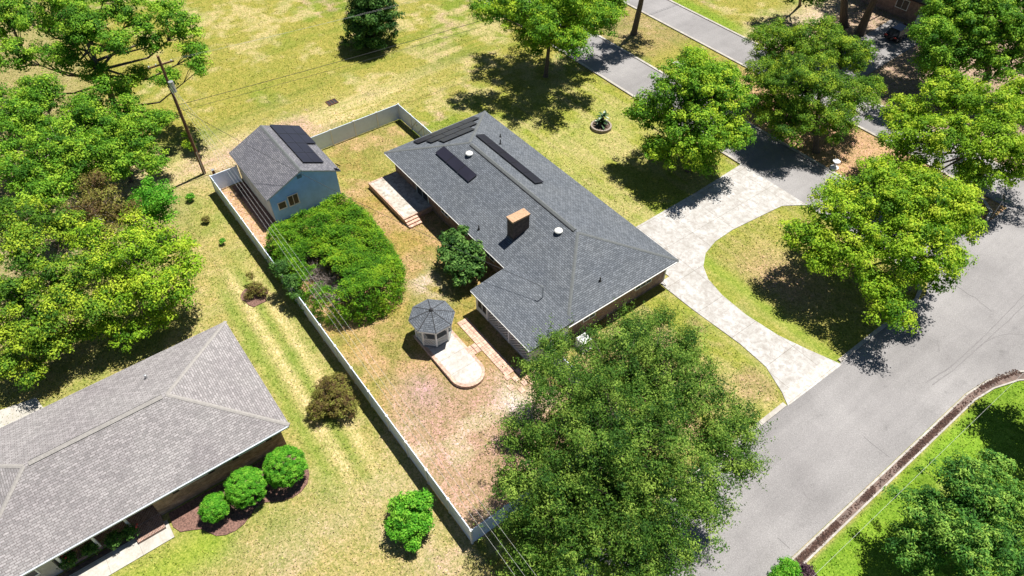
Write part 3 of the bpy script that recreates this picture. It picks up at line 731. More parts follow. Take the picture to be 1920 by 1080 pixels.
strip('tyre_mark', [(-5.02, 55.93), (-4.94, 53.21), (-4.95, 49.33), (-4.95, 45.35), (-5.16, 42.66)], .06, .0168, 'skid', .02, 5)
strip('tyre_mark', [(-3.52, 52.74), (-4.2, 52.01), (-4.69, 50.91), (-4.93, 49.53), (-4.96, 48.02)], .05, .0171, 'skid', .02, 6)


# ---------------------------------------------------------------- roof building
def hip_cap(mb, a, b, w=0.13, slope=0.333, lift=0.02, ridge=False):
    a, b = Vector(a), Vector(b)
    d = (b - a); dh = Vector((d.x, d.y, 0)).normalized()
    s = Vector((-dh.y, dh.x, 0))
    dz = w * (slope if ridge else slope * 0.7071)
    up = Vector((0, 0, lift))
    A0, A1, A2 = a + s * w - Vector((0, 0, dz)) + up, a + up * 1.6, a - s * w - Vector((0, 0, dz)) + up
    B0, B1, B2 = b + s * w - Vector((0, 0, dz)) + up, b + up * 1.6, b - s * w - Vector((0, 0, dz)) + up
    mb.quad(A1, B1, B0, A0)
    mb.quad(A2, B2, B1, A1)
    dn = Vector((0, 0, -0.05))
    mb.quad(A0, B0, B0 + dn, A0 + dn)
    mb.quad(A2 + dn, B2 + dn, B2, A2)
    mb.quad(A0 + dn, A2 + dn, A2, A1, A0)
    mb.quad(B0, B1, B2, B2 + dn, B0 + dn)

def skirt(mb, pts, drop=0.16, inset=0.0):
    n = len(pts)
    for k in range(n):
        a, b = Vector(pts[k]), Vector(pts[(k + 1) % n])
        dn = Vector((0, 0, -drop))
        mb.quad(a, a + dn, b + dn, b)

def wall_box(name, x0, y0, x1, y1, z1, mat, parent, z0=-0.1):
    return MB().box(x0, y0, z0, x1, y1, z1).build(name, mat, parent)

def window(parent, c, n, w, h, frame='white', bars=1, glass='glass', depth=0.06, name='window'):
    """c centre on the wall, n outward 'x','-x','y','-y'"""
    ax = {'x': Vector((0, 1, 0)), '-x': Vector((0, -1, 0)), 'y': Vector((-1, 0, 0)), '-y': Vector((1, 0, 0))}[n]
    nv = {'x': Vector((1, 0, 0)), '-x': Vector((-1, 0, 0)), 'y': Vector((0, 1, 0)), '-y': Vector((0, -1, 0))}[n]
    c = Vector(c)
    z = Vector((0, 0, 1))
    fr = MB()
    t = 0.07
    o = nv * depth * 0.5
    for s in (-1, 1):
        fr.bar(c + o + ax * s * (w / 2) - z * (h / 2 + t / 2), c + o + ax * s * (w / 2) + z * (h / 2 + t / 2), t, depth, up=nv)
        fr.bar(c + o - ax * (w / 2 - t / 2) + z * s * h / 2, c + o + ax * (w / 2 - t / 2) + z * s * h / 2, depth, t)
    for k in range(bars):
        q = (k + 1) / (bars + 1) - 0.5
        fr.bar(c + o + ax * w * q - z * (h / 2 - t / 2), c + o + ax * w * q + z * (h / 2 - t / 2), 0.04, depth * 0.7, up=nv)
    f = fr.build(name, frame, parent)
    g = MB()
    gp = c + nv * 0.012
    g.quad(gp - ax * w / 2 - z * h / 2, gp + ax * w / 2 - z * h / 2, gp + ax * w / 2 + z * h / 2, gp - ax * w / 2 + z * h / 2)
    gb = c - nv * 0.02
    g.quad(gb + ax * w / 2 - z * h / 2, gb - ax * w / 2 - z * h / 2, gb - ax * w / 2 + z * h / 2, gb + ax * w / 2 + z * h / 2)
    g.build('pane', glass, f)
    return f

def solar(parent, corners, name='solar_panel'):
    """one panel: four corners on the roof plane, lifted on rails"""
    P = [Vector(q) for q in corners]
    n = (P[1] - P[0]).cross(P[3] - P[0]).normalized()
    if n.z < 0: n = -n
    c = sum(P, Vector()) / 4
    P = [c + (q - c) * 0.988 for q in P]
    lo, hi = n * 0.11, n * 0.15
    mb = MB()
    mb.quad(*[q + hi for q in P])
    mb.quad(*[q + lo for q in P[::-1]])
    for k in range(4):
        a, b = P[k], P[(k + 1) % 4]
        mb.quad(a + lo, b + lo, b + hi, a + hi)
    f = mb.build(name, 'panel_frame', parent)
    e = n * 0.153
    Q = [c + (q - c) * 0.965 for q in P]
    MB().quad(*[q + e for q in Q]).build('cell_sheet', 'panel', f)
    return f

def hip_roof(parent, x0, x1, y0, y1, ze, sl, mat, cap, axis='x', drop=0.17, fascia='white', vent_shadow=True):
    if axis == 'x':
        h = (y1 - y0) / 2; ym = (y0 + y1) / 2; zr = ze + h * sl
        R0, R1 = (x0 + h, ym, zr), (x1 - h, ym, zr)
    else:
        h = (x1 - x0) / 2; xm = (x0 + x1) / 2; zr = ze + h * sl
        R0, R1 = (xm, y0 + h, zr), (xm, y1 - h, zr)
    A, B, C_, D = (x0, y0, ze), (x1, y0, ze), (x1, y1, ze), (x0, y1, ze)
    mb = MB()
    if axis == 'x':
        mb.quad(A, B, R1, R0); mb.quad(B, C_, R1); mb.quad(C_, D, R0, R1); mb.quad(D, A, R0)
    else:
        mb.quad(A, B, R0); mb.quad(B, C_, R1, R0); mb.quad(C_, D, R1); mb.quad(D, A, R0, R1)
    roof = mb.build('roof', mat, parent)
    fb_ = MB(); skirt(fb_, [A, B, C_, D], drop)
    fb_.quad((x0, y1, ze - drop), (x1, y1, ze - drop), (x1, y0, ze - drop), (x0, y0, ze - drop))
    fb_.build('fascia', fascia, parent)
    for a, b in (((A, R0), (D, R0), (B, R1), (C_, R1)) if axis == 'x' else ((A, R0), (B, R0), (C_, R1), (D, R1))):
        cm = MB()
        hip_cap(cm, a, b, slope=sl)
        cm.build('hip_cap', cap, roof)
    vm = MB()
    d = (Vector(R1) - Vector(R0)).normalized()
    a, b = Vector(R0) + d * 0.3, Vector(R1) - d * 0.3
    hip_cap(vm, a, b, 0.17, sl, 0.07, True)
    vm.build('ridge_vent', cap, roof)
    if vent_shadow:
        s_ = Vector((-d.y, d.x, 0)) * (1 if axis == 'y' else -1)
        q0, q1 = a + s_ * .2, b + s_ * .2
        MB().bar((q0.x, q0.y, q0.z - .03), (q1.x, q1.y, q1.z - .03), .05, .06).build('vent_shadow_strip', 'cap_shadow_dark', roof)  # dark strip painted in as the shadow beside the ridge vent
    return roof, R0, R1

# ---------------------------------------------------------------- the brick house
EZ, SL = 2.65, 0.333
HX0, HX1, HY0, HY1 = -50.85, -23.9, 23.2, 34.95
house = empty('brick_house', (-37.4, 29, 0), 'long red brick ranch house with charcoal hip roof, solar panels and brick chimney', 'house')
wall_box('wall', -50.25, 23.85, -24.5, 34.35, 2.49, 'brick', house)
hroof, R0, R1 = hip_roof(house, HX0, HX1, HY0, HY1, EZ, SL, 'roof', 'cap', 'x', fascia='brown_trim')
zl = lambda y: EZ + SL * (y - HY0)
zr_ = lambda y: EZ + SL * (HY1 - y)
zf = lambda x: EZ + SL * (x - HX0)
zn = lambda x: EZ + SL * (HX1 - x)
# gutters along the long eaves
PX_CUT = -31.6
g = MB()
g.box(HX0 + 0.05, HY0 - 0.055, EZ - 0.11, PX_CUT, HY0 - 0.003, EZ - 0.045)
g.build('gutter', 'white', house)
MB().box(HX1 + 0.003, HY0 + 0.05, EZ - 0.14, HX1 + 0.06, HY1 - 0.05, EZ - 0.06).build('gutter', 'white', house)
dsp = MB()
dsp.tube([(-24.1, 34.3, 2.5), (-24.35, 34.2, 2.25), (-24.38, 34.2, 0.35), (-24.0, 34.2, 0.12)], 0.055, 6)
dsp.build('downspout', 'white', house)
# chimney
ch = MB().box(-33.97, 25.18, 2.6, -33.2, 26.85, 5.2).build('chimney', 'brick_shaded', house)
MB().box(-34.03, 25.12, 5.2, -33.14, 26.91, 5.36).build('chimney_cap', plain('chimney_mortar', (0.40, 0.25, 0.15, 1), 0.9, var=0.3, scale=6), ch)
fl = MB()
fl.box(-34.01, 25.14, zl(25.14) - .1, -33.16, 25.175, zl(25.14) + .16)
fl.build('flashing', 'cap', ch)
# turbine-free dome vents and pipes
for (vx, vy) in ((-43.73, 28.19), (-30.96, 28.08)):
    z = zl(vy)
    v = MB().lathe(vx, vy, [(0.16, z - 0.1), (0.16, z + 0.14), (0.33, z + 0.15), (0.34, z + 0.22), (0.27, z + 0.30), (0.14, z + 0.345), (0.01, z + 0.355)], 20)
    v.build('roof_vent', plain('white_dome', (0.80, 0.78, 0.72, 1), 0.4, var=0.05), house, smooth=False)
for (vx, vy, z, hh) in ((-45.45, 32.92, zr_(32.92), 0.35), (-44.2, 32.0, zr_(32.0), 0.5), (-25.61, 27.9, zn(-25.61), 0.4), (-36.36, 24.0, zl(24.0), 0.45)):
    v = MB().lathe(vx, vy, [(0.13, z - 0.05), (0.12, z + 0.03), (0.055, z + 0.1), (0.055, z + hh), (0.03, z + hh)], 10)
    v.build('vent_pipe', 'black', house)
# panels, rail mounted, one object each
for (xa, y0, n) in ((-50.28, 26.1, 4), (-49.2, 26.9, 3), (-48.12, 27.65, 2)):
    xb = xa + 1.0
    for k in range(n):
        ya, yb = y0 + 1.78 * k, y0 + 1.78 * (k + 1)
        solar(house, [(xa, ya, zf(xa)), (xb, ya, zf(xb)), (xb, yb, zf(xb)), (xa, yb, zf(xa))])
for k in range(3):
    a = -46.5 + 1.79 * k; b = a + 1.79
    solar(house, [(a, 26.3, zl(26.3)), (b, 26.3, zl(26.3)), (b, 27.28, zl(27.28)), (a, 27.28, zl(27.28))])
for k in range(5):
    a = -46.05 + 1.81 * k; b = a + 1.81
    solar(house, [(a, 30.42, zr_(30.42)), (b, 30.42, zr_(30.42)), (b, 31.4, zr_(31.4)), (a, 31.4, zr_(31.4))])
# openings on the garden side
def door(parent, x0, x1, z0, z1, y):
    d = window(parent, ((x0 + x1) / 2, y, (z0 + z1) / 2), '-y', x1 - x0, z1 - z0, bars=1, name='sliding_door')
    return d
door(house, -46.3, -44.3, 0.35, 2.35, 23.85)
window(house, (-41.5, 23.85, 1.6), '-y', 1.1, 1.1)
window(house, (-38.3, 23.85, 1.6), '-y', 0.9, 0.9)
window(house, (-34.6, 23.85, 1.6), '-y', 1.2, 1.2)
window(house, (-24.5, 31.8, 1.7), 'x', 1.8, 1.1, bars=2)
window(house, (-24.5, 26.0, 1.7), 'x', 1.2, 1.1)
window(house, (-47, 34.35, 1.6), 'y', 1.6, 1.2)
window(house, (-41, 34.35, 1.6), 'y', 1.6, 1.2)
window(house, (-35, 34.35, 1.6), 'y', 1.6, 1.2)
dd = MB().box(-38.6, 34.353, 0.1, -37.6, 34.40, 2.2).build('front_door', 'white', house)
# screened porch wing
PX0, PX1, PY0 = -31.55, -23.95, 19.75
porch_top = MB()
ya, za = 23.9, zl(23.9) + 0.02
zb = 2.32
porch_top.quad((PX0, PY0, zb), (PX1, PY0, zb), (PX1, ya, za), (PX0, ya, za))
pr_ = porch_top.build('porch_roof', 'roof', house)
pf = MB()
pf.quad((PX0, PY0, zb), (PX0, PY0, zb - .17), (PX1, PY0, zb - .17), (PX1, PY0, zb))
pf.quad((PX0, ya, za), (PX0, ya, za - .17), (PX0, PY0, zb - .17), (PX0, PY0, zb))
pf.quad((PX1, PY0, zb), (PX1, PY0, zb - .17), (PX1, ya, za - .17), (PX1, ya, za))
pf.quad((PX0, ya, za - .17), (PX1, ya, za - .17), (PX1, PY0, zb - .17), (PX0, PY0, zb - .17))
pf.build('porch_fascia', 'brown_trim', house)
MB().box(PX0 + .08, PY0 - .04, zb - .07, PX1 - .08, PY0 - .004, zb - .02).build('porch_gutter', 'white', house)
PW = 20.12
ps = MB()
ps.box(-31.25, PW, -0.1, -24.25, 23.8, 0.15)
ps.build('porch_floor', 'kerb', house)
for px in (-31.2, -29.75, -26.95, -24.3):
    MB().box(px - .07, PW - .07, 0.15, px + .07, PW + .07, 2.12).build('post', 'white', house)
MB().box(-31.12, PW - .03, 0.15, -29.83, PW + .03, 0.55).build('kick_panel', 'white', house)
window(house, (-30.47, PW, 1.3), '-y', 1.22, 1.4, bars=1, glass='screen', name='porch_screen')
MB().box(-31.18, PW + .6, 0.16, -24.4, PW + .64, 2.1).build('porch_screen', 'screen', house)
MB().box(-31.22, PW + .1, 0.16, -31.16, 23.7, 2.1).build('porch_side_wall', 'white', house)
MB().box(-24.34, PW + .1, 0.16, -24.28, 23.7, 2.1).build('porch_side_wall', 'white', house)
def lattice(mb, a, b, z0, z1, step=0.17, w=0.035, off=0.012):
    a, b = Vector((a[0], a[1], 0)), Vector((b[0], b[1], 0))
    L_ = (b - a).length; d = (b - a) / L_
    nrm = Vector((d.y, -d.x, 0))
    H = z1 - z0
    for sgn in (1, -1):
        k = -H
        while k < L_:
            s0, s1 = k, k + H
            t0, t1 = 0.0, 1.0
            if s0 < 0: t0 = -s0 / H
            if s1 > L_: t1 = (L_ - s0) / H
            if t1 > t0 + 0.02:
                p0 = a + d * (s0 + H * t0); p1 = a + d * (s0 + H * t1)
                za_, zb_ = (z0 + H * t0, z0 + H * t1) if sgn > 0 else (z1 - H * t0, z1 - H * t1)
                q = nrm * off * sgn
                mb.bar((p0.x + q.x, p0.y + q.y, za_), (p1.x + q.x, p1.y + q.y, zb_), 0.012, w, up=Vector((-nrm.x, -nrm.y, 0)).cross(Vector((0, 0, 1))) )
            k += step
    return mb
def lattice_panel(parent, a, b, z0, z1, step=0.17, name='lattice_panel', w=0.045):
    mb = MB()
    A, B = Vector((a[0], a[1], 0)), Vector((b[0], b[1], 0))
    L_ = (B - A).length; d = (B - A) / L_; nrm = Vector((d.y, -d.x, 0)); H = z1 - z0
    for sgn in (1, -1):
        k = -H
        while k < L_:
            t0 = max(0, -k / H); t1 = min(1, (L_ - k) / H)
            if t1 > t0 + 0.03:
                p0, p1 = A + d * (k + H * t0), A + d * (k + H * t1)
                z_0, z_1 = (z0 + H * t0, z0 + H * t1) if sgn > 0 else (z1 - H * t0, z1 - H * t1)
                q = nrm * 0.008 * sgn
                P0 = Vector((p0.x, p0.y, z_0)) + q; P1 = Vector((p1.x, p1.y, z_1)) + q
                mb.bar(P0, P1, w, 0.012, up=nrm)
            k += step
    mb.bar((A.x, A.y, z0), (B.x, B.y, z0), 0.05, 0.05)
    mb.bar((A.x, A.y, z1), (B.x, B.y, z1), 0.05, 0.05)
    return mb.build(name, 'lattice', parent, uv=False)
for xa, xb in ((-29.66, -28.35), (-28.35, -27.04), (-26.86, -25.62), (-25.62, -24.39)):
    lattice_panel(house, (xa, PW), (xb, PW), 0.25, 2.1, 0.30, w=0.05)
# service mast
ms = MB()
ms.tube([(-27.2, 23.5, 2.5), (-27.2, 23.5, 4.0), (-27.32, 23.45, 4.12), (-27.45, 23.4, 4.02)], 0.045, 8)
ms.build('service_mast', 'metal', house)

# ---------------------------------------------------------------- raised brick terrace behind the house
ter = empty('brick_terrace', (-47, 22.3, 0), 'raised concrete terrace with brick edging along the back wall of the house', 'terrace')
MB().box(-50.1, 20.95, -0.05, -43.85, 23.84, 0.50).build('slab', 'deck', ter)
te = MB()
te.box(-50.25, 20.8, -0.05, -43.7, 20.948, 0.52)
te.box(-50.25, 20.95, -0.05, -50.102, 23.84, 0.52)
te.box(-43.848, 20.95, -0.05, -43.7, 23.84, 0.52)
te.build('brick_edge', 'paver_edge', ter)
for k in range(3):
    MB().box(-43.7 + 0.3 * k + 0.002, 20.85, -0.05, -43.7 + 0.3 * (k + 1), 22.15, 0.39 - 0.13 * k).build('step', 'paver', ter)

# ---------------------------------------------------------------- paver walk along the wing
walk = [(-31.2, 18.55), (-23.6, 18.55)]
pw = MB()
rnd = random.Random(3)
def pv(x0, y0, x1, y1, z=0.03):
    pw.box(x0 + .01, y0 + .01, -0.04, x1 - .01, y1 - .01, z + rnd.uniform(-.004, .006))
x = -31.1
while x < -24.9:
    w = rnd.choice((0.42, 0.48, 0.6))
    pv(x, 18.05, x + w, 18.52); pv(x + .1 - .1, 18.52, x + w, 18.98)
    x += w
for yy in (17.25, 17.68):
    pv(-28.6, yy - .05, -28.15, yy + .35); pv(-28.15, yy - .05, -27.65, yy + .35)
for (a, b) in ((-24.75, 17.9), (-24.25, 18.3), (-24.7, 18.9), (-23.9, 17.55), (-23.6, 18.6), (-23.2, 18.05), (-23.1, 19.1)):
    pv(a, b, a + .5, b + .42)
struct(pw.build('paver_path', 'paver'))

# ---------------------------------------------------------------- gazebo and its pad
GX, GY = -31.05, 15.9
pad = MB()
cxr = -26.55
out = [(-31.9, 14.55)] + [(cxr, 14.55)] + arc(cxr, 15.9, 1.35, -90, 90, 14)[1:-1] + [(cxr, 17.25), (-31.9, 17.25)]
inn = [(-31.9, 14.80)] + [(cxr, 14.80)] + arc(cxr, 15.9, 1.10, -90, 90, 14)[1:-1] + [(cxr, 17.0), (-31.9, 17.0)]
padroot = empty('concrete_patio', (-28.5, 15.9, 0), 'white concrete garden patio with rounded end and brick border beside the gazebo', 'patio')
MB().prism(out, -0.05, 0.25).build('border', 'paver_edge', padroot)
MB().prism(inn, 0.2, 0.256).build('slab', 'pad', padroot)

gz = empty('gazebo', (GX, GY, 0.25), 'white octagonal gazebo with grey shingled roof and lattice railing on the patio', 'gazebo')
def octo(r, ph=22.5): return [(GX + r * math.cos(math.radians(ph + 45 * k)), GY + r * math.sin(math.radians(ph + 45 * k))) for k in range(8)]
MB().prism(octo(1.42), 0.1, 0.36).build('floor', plain('gazebo_floor', (0.20, 0.21, 0.21, 1), 0.8), gz)
EG, AG = 2.42, 3.12
rf = MB(); oc = octo(1.78)
for k in range(8):
    a, b = oc[k], oc[(k + 1) % 8]
    # two pitches: bell-like lower skirt
    rf.quad((a[0], a[1], EG), (b[0], b[1], EG), (GX, GY, AG))
gr = rf.build('roof', 'roof', gz)
for k in range(8):
    cp = MB()
    hip_cap(cp, (oc[k][0], oc[k][1], EG), (GX, GY, AG), 0.03, 0.35, 0.012)
    cp.build('hip_cap', 'cap_shadow_dark', gr)
cp = MB()
cp.lathe(GX, GY, [(0.16, AG - .05), (0.14, AG + .05), (0.02, AG + .14)], 8)
cp.build('finial', 'cap_shadow_dark', gr)
ff = MB()
for k in range(8):
    a, b = oc[k], oc[(k + 1) % 8]
    ff.quad((a[0], a[1], EG - .01), (a[0], a[1], EG - .14), (b[0], b[1], EG - .14), (b[0], b[1], EG - .01))
ff.prism(octo(1.74), EG - .15, EG - .12)
ff.build('fascia', 'white', gz)
po = octo(1.34)
for k in range(8):
    MB().box(po[k][0] - .055, po[k][1] - .055, 0.36, po[k][0] + .055, po[k][1] + .055, EG - .15).build('post', 'white', gz)
for k in range(8):
    if k == 0: continue      # the open side faces the patio
    a, b = Vector(po[k] + (0,)), Vector(po[(k + 1) % 8] + (0,))
    a2, b2 = a.lerp(b, .06), a.lerp(b, .94)
    lattice_panel(gz, (b2.x, b2.y), (a2.x, a2.y), 0.44, 1.12, 0.19, 'lattice_rail', 0.042)
for k in range(8):
    a, b = Vector(po[k] + (0,)), Vector(po[(k + 1) % 8] + (0,))
    br_ = MB()
    n = 8
    prev = None
    for j in range(n + 1):
        t = j / n
        q = a.lerp(b, t); zz = EG - .18 - 0.42 * (abs(2 * t - 1)) ** 2.2
        cur = Vector((q.x, q.y, zz))
        if prev is not None: br_.bar(prev, cur, .04, .06)
        prev = cur
    br_.build('arch_brace', 'white', gz, uv=False)
bn = MB()
for k in range(2, 6):
    a, b = Vector(po[k] + (0,)), Vector(po[(k + 1) % 8] + (0,))
    c0 = Vector((GX, GY, 0))
    p = [a.lerp(c0, .06), b.lerp(c0, .06), b.lerp(c0, .38), a.lerp(c0, .38)]
    bn.prism([(q.x, q.y) for q in p], 0.72, 0.78)
bn.build('bench', 'lattice', gz)

# ---------------------------------------------------------------- blue outbuilding
SX0, SX1, SY0, SY1, SE, SR = -59.05, -50.4, 11.3, 18.45, 3.0, 4.62
shed = empty('garden_building', (-54.8, 14.9, 0), 'blue sided outbuilding with grey gable roof and solar panels in the back yard', 'shed')
ym = (SY0 + SY1) / 2; ssl = (SR - SE) / (ym - SY0)
wy0, wy1, wx0, wx1 = SY0 + .32, SY1 - .32, SX0 + .35, SX1 - .35
zw = SE - .12 + .32 * ssl
MB().box(wx0, wy0, -0.1, wx1 - .02, wy1, zw - .02).build('wall', 'cream', shed)
for (xx, d) in ((wx1, 1), (wx0, -1)):
    gm = MB()
    pts = [(xx, wy0, -0.1), (xx, wy1, -0.1), (xx, wy1, zw), (xx, ym, SR - .14), (xx, wy0, zw)]
    if d < 0: pts = pts[::-1]
    gm.quad(*pts)
    pts2 = [(q[0] - d * .1, q[1], q[2]) for q in pts][::-1]
    gm.quad(*pts2)
    for k in range(5):
        a, b = pts[k], pts[(k + 1) % 5]
        gm.quad(b, a, (a[0] - d * .1, a[1], a[2]), (b[0] - d * .1, b[1], b[2]))
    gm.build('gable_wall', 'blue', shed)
sr = MB()
th = .10
for (ya_, yb_) in ((SY0, ym), (SY1, ym)):
    P = [(SX0, ya_, SE), (SX1, ya_, SE), (SX1, yb_, SR), (SX0, yb_, SR)]
    if ya_ > yb_: P = P[::-1]
    sr.quad(*P)
sro = sr.build('roof', 'roof_shed' if 'roof_shed' in M else 'roof', shed)
sf = MB()
for (ya_, s) in ((SY0, 1), (SY1, -1)):
    for xx in (SX0, SX1):
        sf.quad((xx, ya_, SE), (xx, ya_, SE - .14), (xx, ym, SR - .14), (xx, ym, SR))
    sf.quad((SX0, ya_, SE), (SX0, ya_, SE - .14), (SX1, ya_, SE - .14), (SX1, ya_, SE))
    sf.quad((SX0, ya_, SE - .14), (SX1, ya_, SE - .14), (SX1, ym, SR - .14), (SX0, ym, SR - .14))
sf.build('fascia', plain('grey_trim', (0.40, 0.45, 0.50, 1), 0.6), shed)
rc = MB(); hip_cap(rc, (SX0 + .02, ym, SR), (SX1 - .02, ym, SR), 0.16, ssl, 0.02, True)
rc.build('ridge_cap', 'cap', sro)
zs = lambda y: SE + ssl * (SY1 - y)
for c in range(3):
    for r in range(4):
        if c == 2 and r > 1: continue
        xa = -59.0 + 1.84 * r; ya_ = 15.62 + 0.93 * c
        solar(shed, [(xa, ya_, zs(ya_)), (xa + 1.84, ya_, zs(ya_)), (xa + 1.84, ya_ + .93, zs(ya_ + .93)), (xa, ya_ + .93, zs(ya_ + .93))])
window(shed, (wx1, 12.55, 1.62), 'x', 0.72, 0.75, bars=0)
window(shed, (wx1, 13.65, 1.72), 'x', 0.95, 1.1, bars=1)
MB().box(wx1, 14.5, 3.65, wx1 + .03, 14.95, 4.0).build('gable_vent', plain('vent_blue', (0.06, 0.16, 0.26, 1), 0.7), shed)
# satellite dish on the eave corner
dish = MB()
dish.tube([(-50.55, 18.1, 3.1), (-50.5, 18.3, 3.5)], .025, 6)
dish.build('dish_bracket', 'black', shed)
dm = bpy.data.meshes.new('satellite_dish')
bm = bmesh.new()
for j in range(5):
    for k in range(16):
        r = 0.34 * j / 4; a = 2 * math.pi * k / 16
        bm.verts.new((r * math.cos(a), r * math.sin(a) * 0.85, 0.5 * r * r * 1.8))
bm.verts.ensure_lookup_table()
for j in range(4):
    for k in range(16):
        a, b = j * 16 + k, j * 16 + (k + 1) % 16
        if j == 0: bm.faces.new([bm.verts[0], bm.verts[b + 16], bm.verts[a + 16]]) if k else bm.faces.new([bm.verts[0], bm.verts[17], bm.verts[16]])
        else: bm.faces.new([bm.verts[a], bm.verts[b], bm.verts[b + 16], bm.verts[a + 16]])
bm.to_mesh(dm); bm.free()
dm.materials.append(M['black'])
do = bpy.data.objects.new('satellite_dish', dm)
col.objects.link(do)
do.rotation_euler = (math.radians(50), 0, math.radians(200))
do.location = (-50.5, 18.3, 3.55)
bpy.context.view_layer.update()
do.parent = shed; do.matrix_parent_inverse = shed.matrix_world.inverted()

# ---------------------------------------------------------------- vinyl fence
fence = empty('privacy_fence', (-58.4, 8.87, 0), 'white vinyl privacy fence around the back yard', 'fence')
FH = 1.83
def fence_run(p0, p1, n, first=True, last=True):
    a, b = Vector(p0 + (0,)), Vector(p1 + (0,))
    d = (b - a) / n; u = d.normalized()
    for k in range(n + 1):
        if (k == 0 and not first) or (k == n and not last): continue
        q = a + d * k
        mb = MB(); s = .065
        mb.box(q.x - s, q.y - s, -.05, q.x + s, q.y + s, FH + .02)
        mb.box(q.x - s - .012, q.y - s - .012, FH + .02, q.x + s + .012, q.y + s + .012, FH + .05)
        i = len(mb.v)
        mb.v += [(q.x - s, q.y - s, FH + .05), (q.x + s, q.y - s, FH + .05), (q.x + s, q.y + s, FH + .05), (q.x - s, q.y + s, FH + .05), (q.x, q.y, FH + .10)]
        mb.f += [(i, i + 1, i + 4), (i + 1, i + 2, i + 4), (i + 2, i + 3, i + 4), (i + 3, i, i + 4)]
        mb.build('post', 'white', fence)
    for k in range(n):
        q0, q1 = a + d * k + u * .07, a + d * (k + 1) - u * .07
        mb = MB()
        mb.bar((q0.x, q0.y, FH - .06), (q1.x, q1.y, FH - .06), .055, .12)
        mb.bar((q0.x, q0.y, .14), (q1.x, q1.y, .14), .055, .15)
        m_ = int((q1 - q0).length / .155)
        for j in range(m_):
            t0, t1 = q0.lerp(q1, (j + .006) / m_), q0.lerp(q1, (j + .994) / m_)
            mb.bar((t0.x, t0.y, (FH - .12 + .215) / 2), (t1.x, t1.y, (FH - .12 + .215) / 2), .022, FH - .12 - .215)
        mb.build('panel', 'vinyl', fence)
fence_run((-58.4, 8.87), (-15.75, 8.87), 17)
fence_run((-58.4, 8.87), (-58.4, 11.4), 1, first=False)
fence_run((-58.4, 18.6), (-58.4, 29.1), 4)
fence_run((-58.4, 29.1), (-51.0, 29.1), 3, first=False)
fence_run((-15.75, 8.87), (-15.75, 21.6), 5, first=False)
fence_run((-15.75, 21.6), (-24.1, 21.6), 3, first=False)
gt = MB()
for k in range(2):
    x0 = -55.9 + 1.25 * k + .05
    gt.bar((x0, 29.03, .35), (x0 + 1.1, 29.03, 1.6), .04, .05)
gt.box(-54.75, 28.99, 1.2, -54.60, 29.03, 1.3)
gt.build('gate_brace', 'metal', fence)

# ---------------------------------------------------------------- neighbour's house (lower left)
nb = empty('neighbour_house', (-34, -6.5, 0), 'grey roofed tan brick ranch house with front porch at the lower left', 'house')
NX0, NX1, NY0, NY1, NE = -39.6, -28.5, -16.4, 3.25, 2.7
nroof, nr0, nr1 = hip_roof(nb, NX0, NX1, NY0, NY1, NE, 0.333, 'roof_grey', 'cap_grey', 'y', fascia='white')
wall_box('wall', NX0 + .6, -5.9, NX1 - .6, NY1 - .6, 2.52, 'brick_tan', nb)
wall_box('wall', NX0 + .6, -11.75, NX1 - 2.2, -5.902, 2.52, 'brick', nb)
wall_box('wall', NX0 + .6, NY0 + .6, NX1 - .6, -11.752, 2.52, 'walk', nb)
MB().box(NX1 - 2.2, -11.75, -.1, NX1 - .62, -5.9, 0.28).build('porch_floor', 'brick', nb)
MB().box(NX1 - .62, -7.6, -.1, NX1 + .45, -5.92, 0.22).build('porch_step', 'brick', nb)
MB().box(NX1 + .02, -7.15, 0.03, NX1 + .55, -6.2, 0.05).build('door_mat', plain('mat', (0.24, 0.19, 0.14, 1), 1), nb) if False else None
for yy in (-7.6, -9.5, -11.5):
    MB().box(NX1 - .78, yy - .07, 0.28, NX1 - .64, yy + .07, 2.52).build('post', 'white', nb)
window(nb, (NX1 - .6, 0.6, 2.0), 'x', 1.8, .8, frame='white')
window(nb, (NX1 - .6, -3.3, 2.0), 'x', 1.8, .8, frame='white')
for yy in (1.75, -.55, -2.15, -4.45):
    MB().box(NX1 - .6, yy - .2, 1.45, NX1 - .55, yy + .2, 2.5).build('shutter', 'black', nb)
window(nb, (NX1 - 2.2, -8.6, 1.5), 'x', 1.4, 1.4)
window(nb, (NX1 - .6, -13.2, 1.7), 'x', 1.2, 1.2)
MB().box(NX1 - 2.2, -7.2, .28, NX1 - 2.14, -6.3, 2.3).build('front_door', 'white', nb)
gg = MB(); gg.box(NX1 + .003, NY0 + .1, NE - .14, NX1 + .10, NY1 - .1, NE - .03)
gg.build('gutter', plain('grey_gutter', (0.45, 0.48, 0.52, 1), 0.5), nb)
pz = NE + .333 * (-36.6 - NX0)
MB().lathe(-37.1, -3.0, [(.09, NE + .7), (.09, NE + 1.15), (.02, NE + 1.17)], 10).build('vent_pipe', 'metal', nb)
MB().box(-41.9, -13.6, 0, -41.0, -12.7, 0.9).build('air_conditioner', 'metal') if False else None

